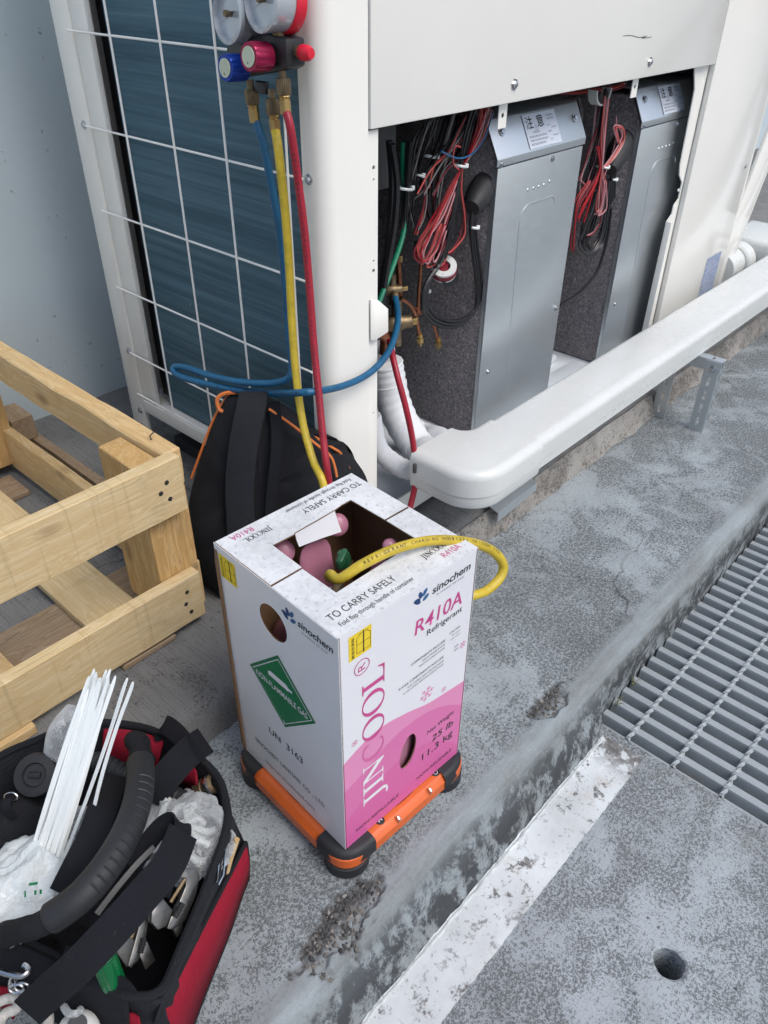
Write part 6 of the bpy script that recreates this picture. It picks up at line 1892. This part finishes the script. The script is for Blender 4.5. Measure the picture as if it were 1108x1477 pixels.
# adjustable wrenches
Z3 = lambda q: (q[0] / 2.803, 950 + q[1] / 2.803)
def wrench(base, z, parts, worm, rod, label):
    o0 = T(*Z3(base), z)
    nz = (CAM - o0).normalized()
    nz = (nz + AX_R * 0.55 + AX_D * 0.15).normalized()
    r_ = thing('adjustable_wrench', label, 'wrench', T(*Z3(base), z - 0.03), group='adjustable wrenches in the tool bag')
    for nm, poly, d, th in parts:
        P_ = [onpl(*Z3(q), o0 + nz * d, nz) for q in poly]
        keep(MB().prism(P_, nz * -th).build(nm, MAT['toolsteel'], r_, bevel=0.0011, bseg=2), r_)
    a, b = [onpl(*Z3(q), o0 + nz * 0.0005, nz) for q in worm]
    keep(MB().tube([a.lerp(b, i / 12) for i in range(13)], [0.0042 if i % 2 else 0.0032 for i in range(13)], 10).build('worm_screw', MAT['darksteel'], r_, smooth=20), r_)
    a, b = [onpl(*Z3(q), o0 - nz * 0.003, nz) for q in rod]
    keep(MB().tube([a, b], 0.0024, 8).build('guide_rod', MAT['brassd'], r_), r_)
wrench((720, 1000), 0.150, [('fixed_jaw', [(716, 862), (745, 848), (798, 846), (810, 880), (792, 960), (752, 1058), (700, 1098), (676, 1092), (690, 1050), (726, 985), (752, 920), (752, 892), (722, 886)], 0.0, 0.009),
        ('moving_jaw', [(632, 964), (652, 958), (700, 1018), (676, 1082), (640, 1098), (612, 1066), (616, 1010)], 0.003, 0.011),
        ('shank', [(690, 1060), (740, 1040), (745, 1110), (715, 1130)], -0.006, 0.007)], ((705, 1046), (738, 988)), ((690, 985), (748, 892)), 'adjustable wrench lying nearest the red side pocket, jaws towards the handle')
wrench((545, 1130), 0.150, [('fixed_jaw', [(510, 1036), (545, 1010), (592, 998), (606, 1040), (592, 1122), (562, 1220), (530, 1254), (518, 1242), (545, 1150), (562, 1082), (556, 1050), (520, 1052)], 0.0, 0.008),
        ('moving_jaw', [(490, 1110), (512, 1115), (548, 1140), (532, 1200), (515, 1252), (474, 1192), (446, 1172)], 0.003, 0.010),
        ('shank', [(560, 1190), (596, 1140), (630, 1220), (590, 1260)], -0.006, 0.007)], ((566, 1190), (582, 1130)), ((530, 1130), (556, 1060)), 'adjustable wrench beside the green screwdriver, half under the wide strap')
# green screwdriver
r = thing('screwdriver', 'screwdriver with a translucent green handle standing in the tool bag', 'screwdriver', T(165, 1400, 0.05))
c0, c1 = T(149, 1380, 0.185), T(168, 1428, 0.135)
ax = (c1 - c0).normalized()
MAT['greenh'] = plain('green_handle', (0.006, 0.16, 0.05, 1), 0.15, Transmission_Weight=0.35)
keep(fluted(c0, ax, 0.0135, 0.062, 6, 60).build('grip', MAT['greenh'], r, smooth=50), r)
keep(MB().lathe([(0.0, -0.007), (0.007, -0.006), (0.0115, -0.001), (0.0125, 0.004)], c0, ax, 20).build('grip_end', MAT['greenh'], r, smooth=60), r)
keep(MB().tube([c1, c1 + ax * 0.06], 0.003, 10).build('blade', MAT['chrome'], r), r)
# pencil by the pocket
o = MB().tube([T(342, 1210, 0.13), T(332, 1240, 0.10), T(326, 1262, 0.07)], 0.0036, 8).build('wooden_pencil', MAT['wood2'])
tag(o, 'short wooden stick tucked behind the red side pocket', 'pencil')
# grey card at the bottom of the handle
strap([(212, 1238, 0.20), (228, 1232, 0.215), (246, 1222, 0.225)], 0.006, 'strap_lining', 'greyweb', side=AX_D)
# carabiner and chain on the near side
r = thing('carabiner', 'steel carabiner with short chain hanging on the near side of the tool bag', 'carabiner', T(25, 1440, 0.10))
cp = [T(a, b, 0.172) for a, b in ((-14, 1396), (8, 1404), (30, 1408), (40, 1402), (40, 1396), (34, 1392))]
keep(MB().tube(smoothpath(cp, 6), 0.0032, 8).build('hook', MAT['chrome'], r), r)
for i, (a, b) in enumerate(((20, 1414), (24, 1426), (18, 1420), (32, 1424))):
    lp_ = [T(a, b, 0.165) + (AX_R if i % 2 else AX_D) * 0.0075 * math.cos(t * math.pi / 8) + (AX_D if i % 2 else (AX_R * 0.5 + AX_F * 0.5)) * 0.0045 * math.sin(t * math.pi / 8) for t in range(16)]
    keep(MB().tube(lp_, 0.0014, 6, closed=True).build('chain_link', MAT['chrome'], r), r)
o = MB().tube(smoothpath([T(a, b, 0.13) for a, b in ((-20, 1462), (-2, 1446), (16, 1440), (28, 1444), (22, 1456), (8, 1462), (0, 1478), (6, 1500))], 6), 0.0055, 10).build('rope_loop', MAT['greyweb2'], smooth=60)
tag(o, 'pale rope loop hanging at the bottom left corner of the tool bag', 'rope')
o = MB().tube(smoothpath([T(a, b, 0.12) for a, b in ((54, 1466), (62, 1464), (70, 1468), (66, 1500))], 6), 0.006, 10).build('rope_end', MAT['greyweb2'], smooth=60)
tag(o, 'pale rope end hanging beside the white bottle at the bag front', 'rope')
# white tube in the near pocket
r = thing('white_bottle', 'white plastic bottle in the near outer pocket of the tool bag', 'bottle', T(118, 1500, 0.04))
c0 = T(112, 1486, 0.125)
ax = Vector((0.15, -0.1, 1)).normalized()
keep(MB().lathe([(0.022, -0.14), (0.0235, -0.13), (0.0235, -0.01), (0.021, 0.0), (0.012, 0.006), (0, 0.008)], c0, ax, 28).build('body', MAT['white2'], r, smooth=50), r)
keep(MB().lathe([(0.010, 0.004), (0.010, 0.014), (0, 0.014)], c0, ax, 16).build('cap', MAT['greyp'], r, smooth=40), r)
o = MB().tube(smoothpath([T(92, 1452, 0.13), T(100, 1462, 0.138), T(112, 1462, 0.138), T(116, 1456, 0.132)], 5), 0.004, 8).build('plastic_cord', MAT['clearfilm'])
tag(o, 'clear plastic cord tied round the neck of the white bottle', 'cord')
# dark filling between the tools
crumple(T(150, 1290, 0.05), (0.10, 0.075, 0.05), 21, 'black_cloth', 'cloth', None, 5, 0.35, 1.5, label='dark cloth filling the bottom of the tool bag', cat='cloth')
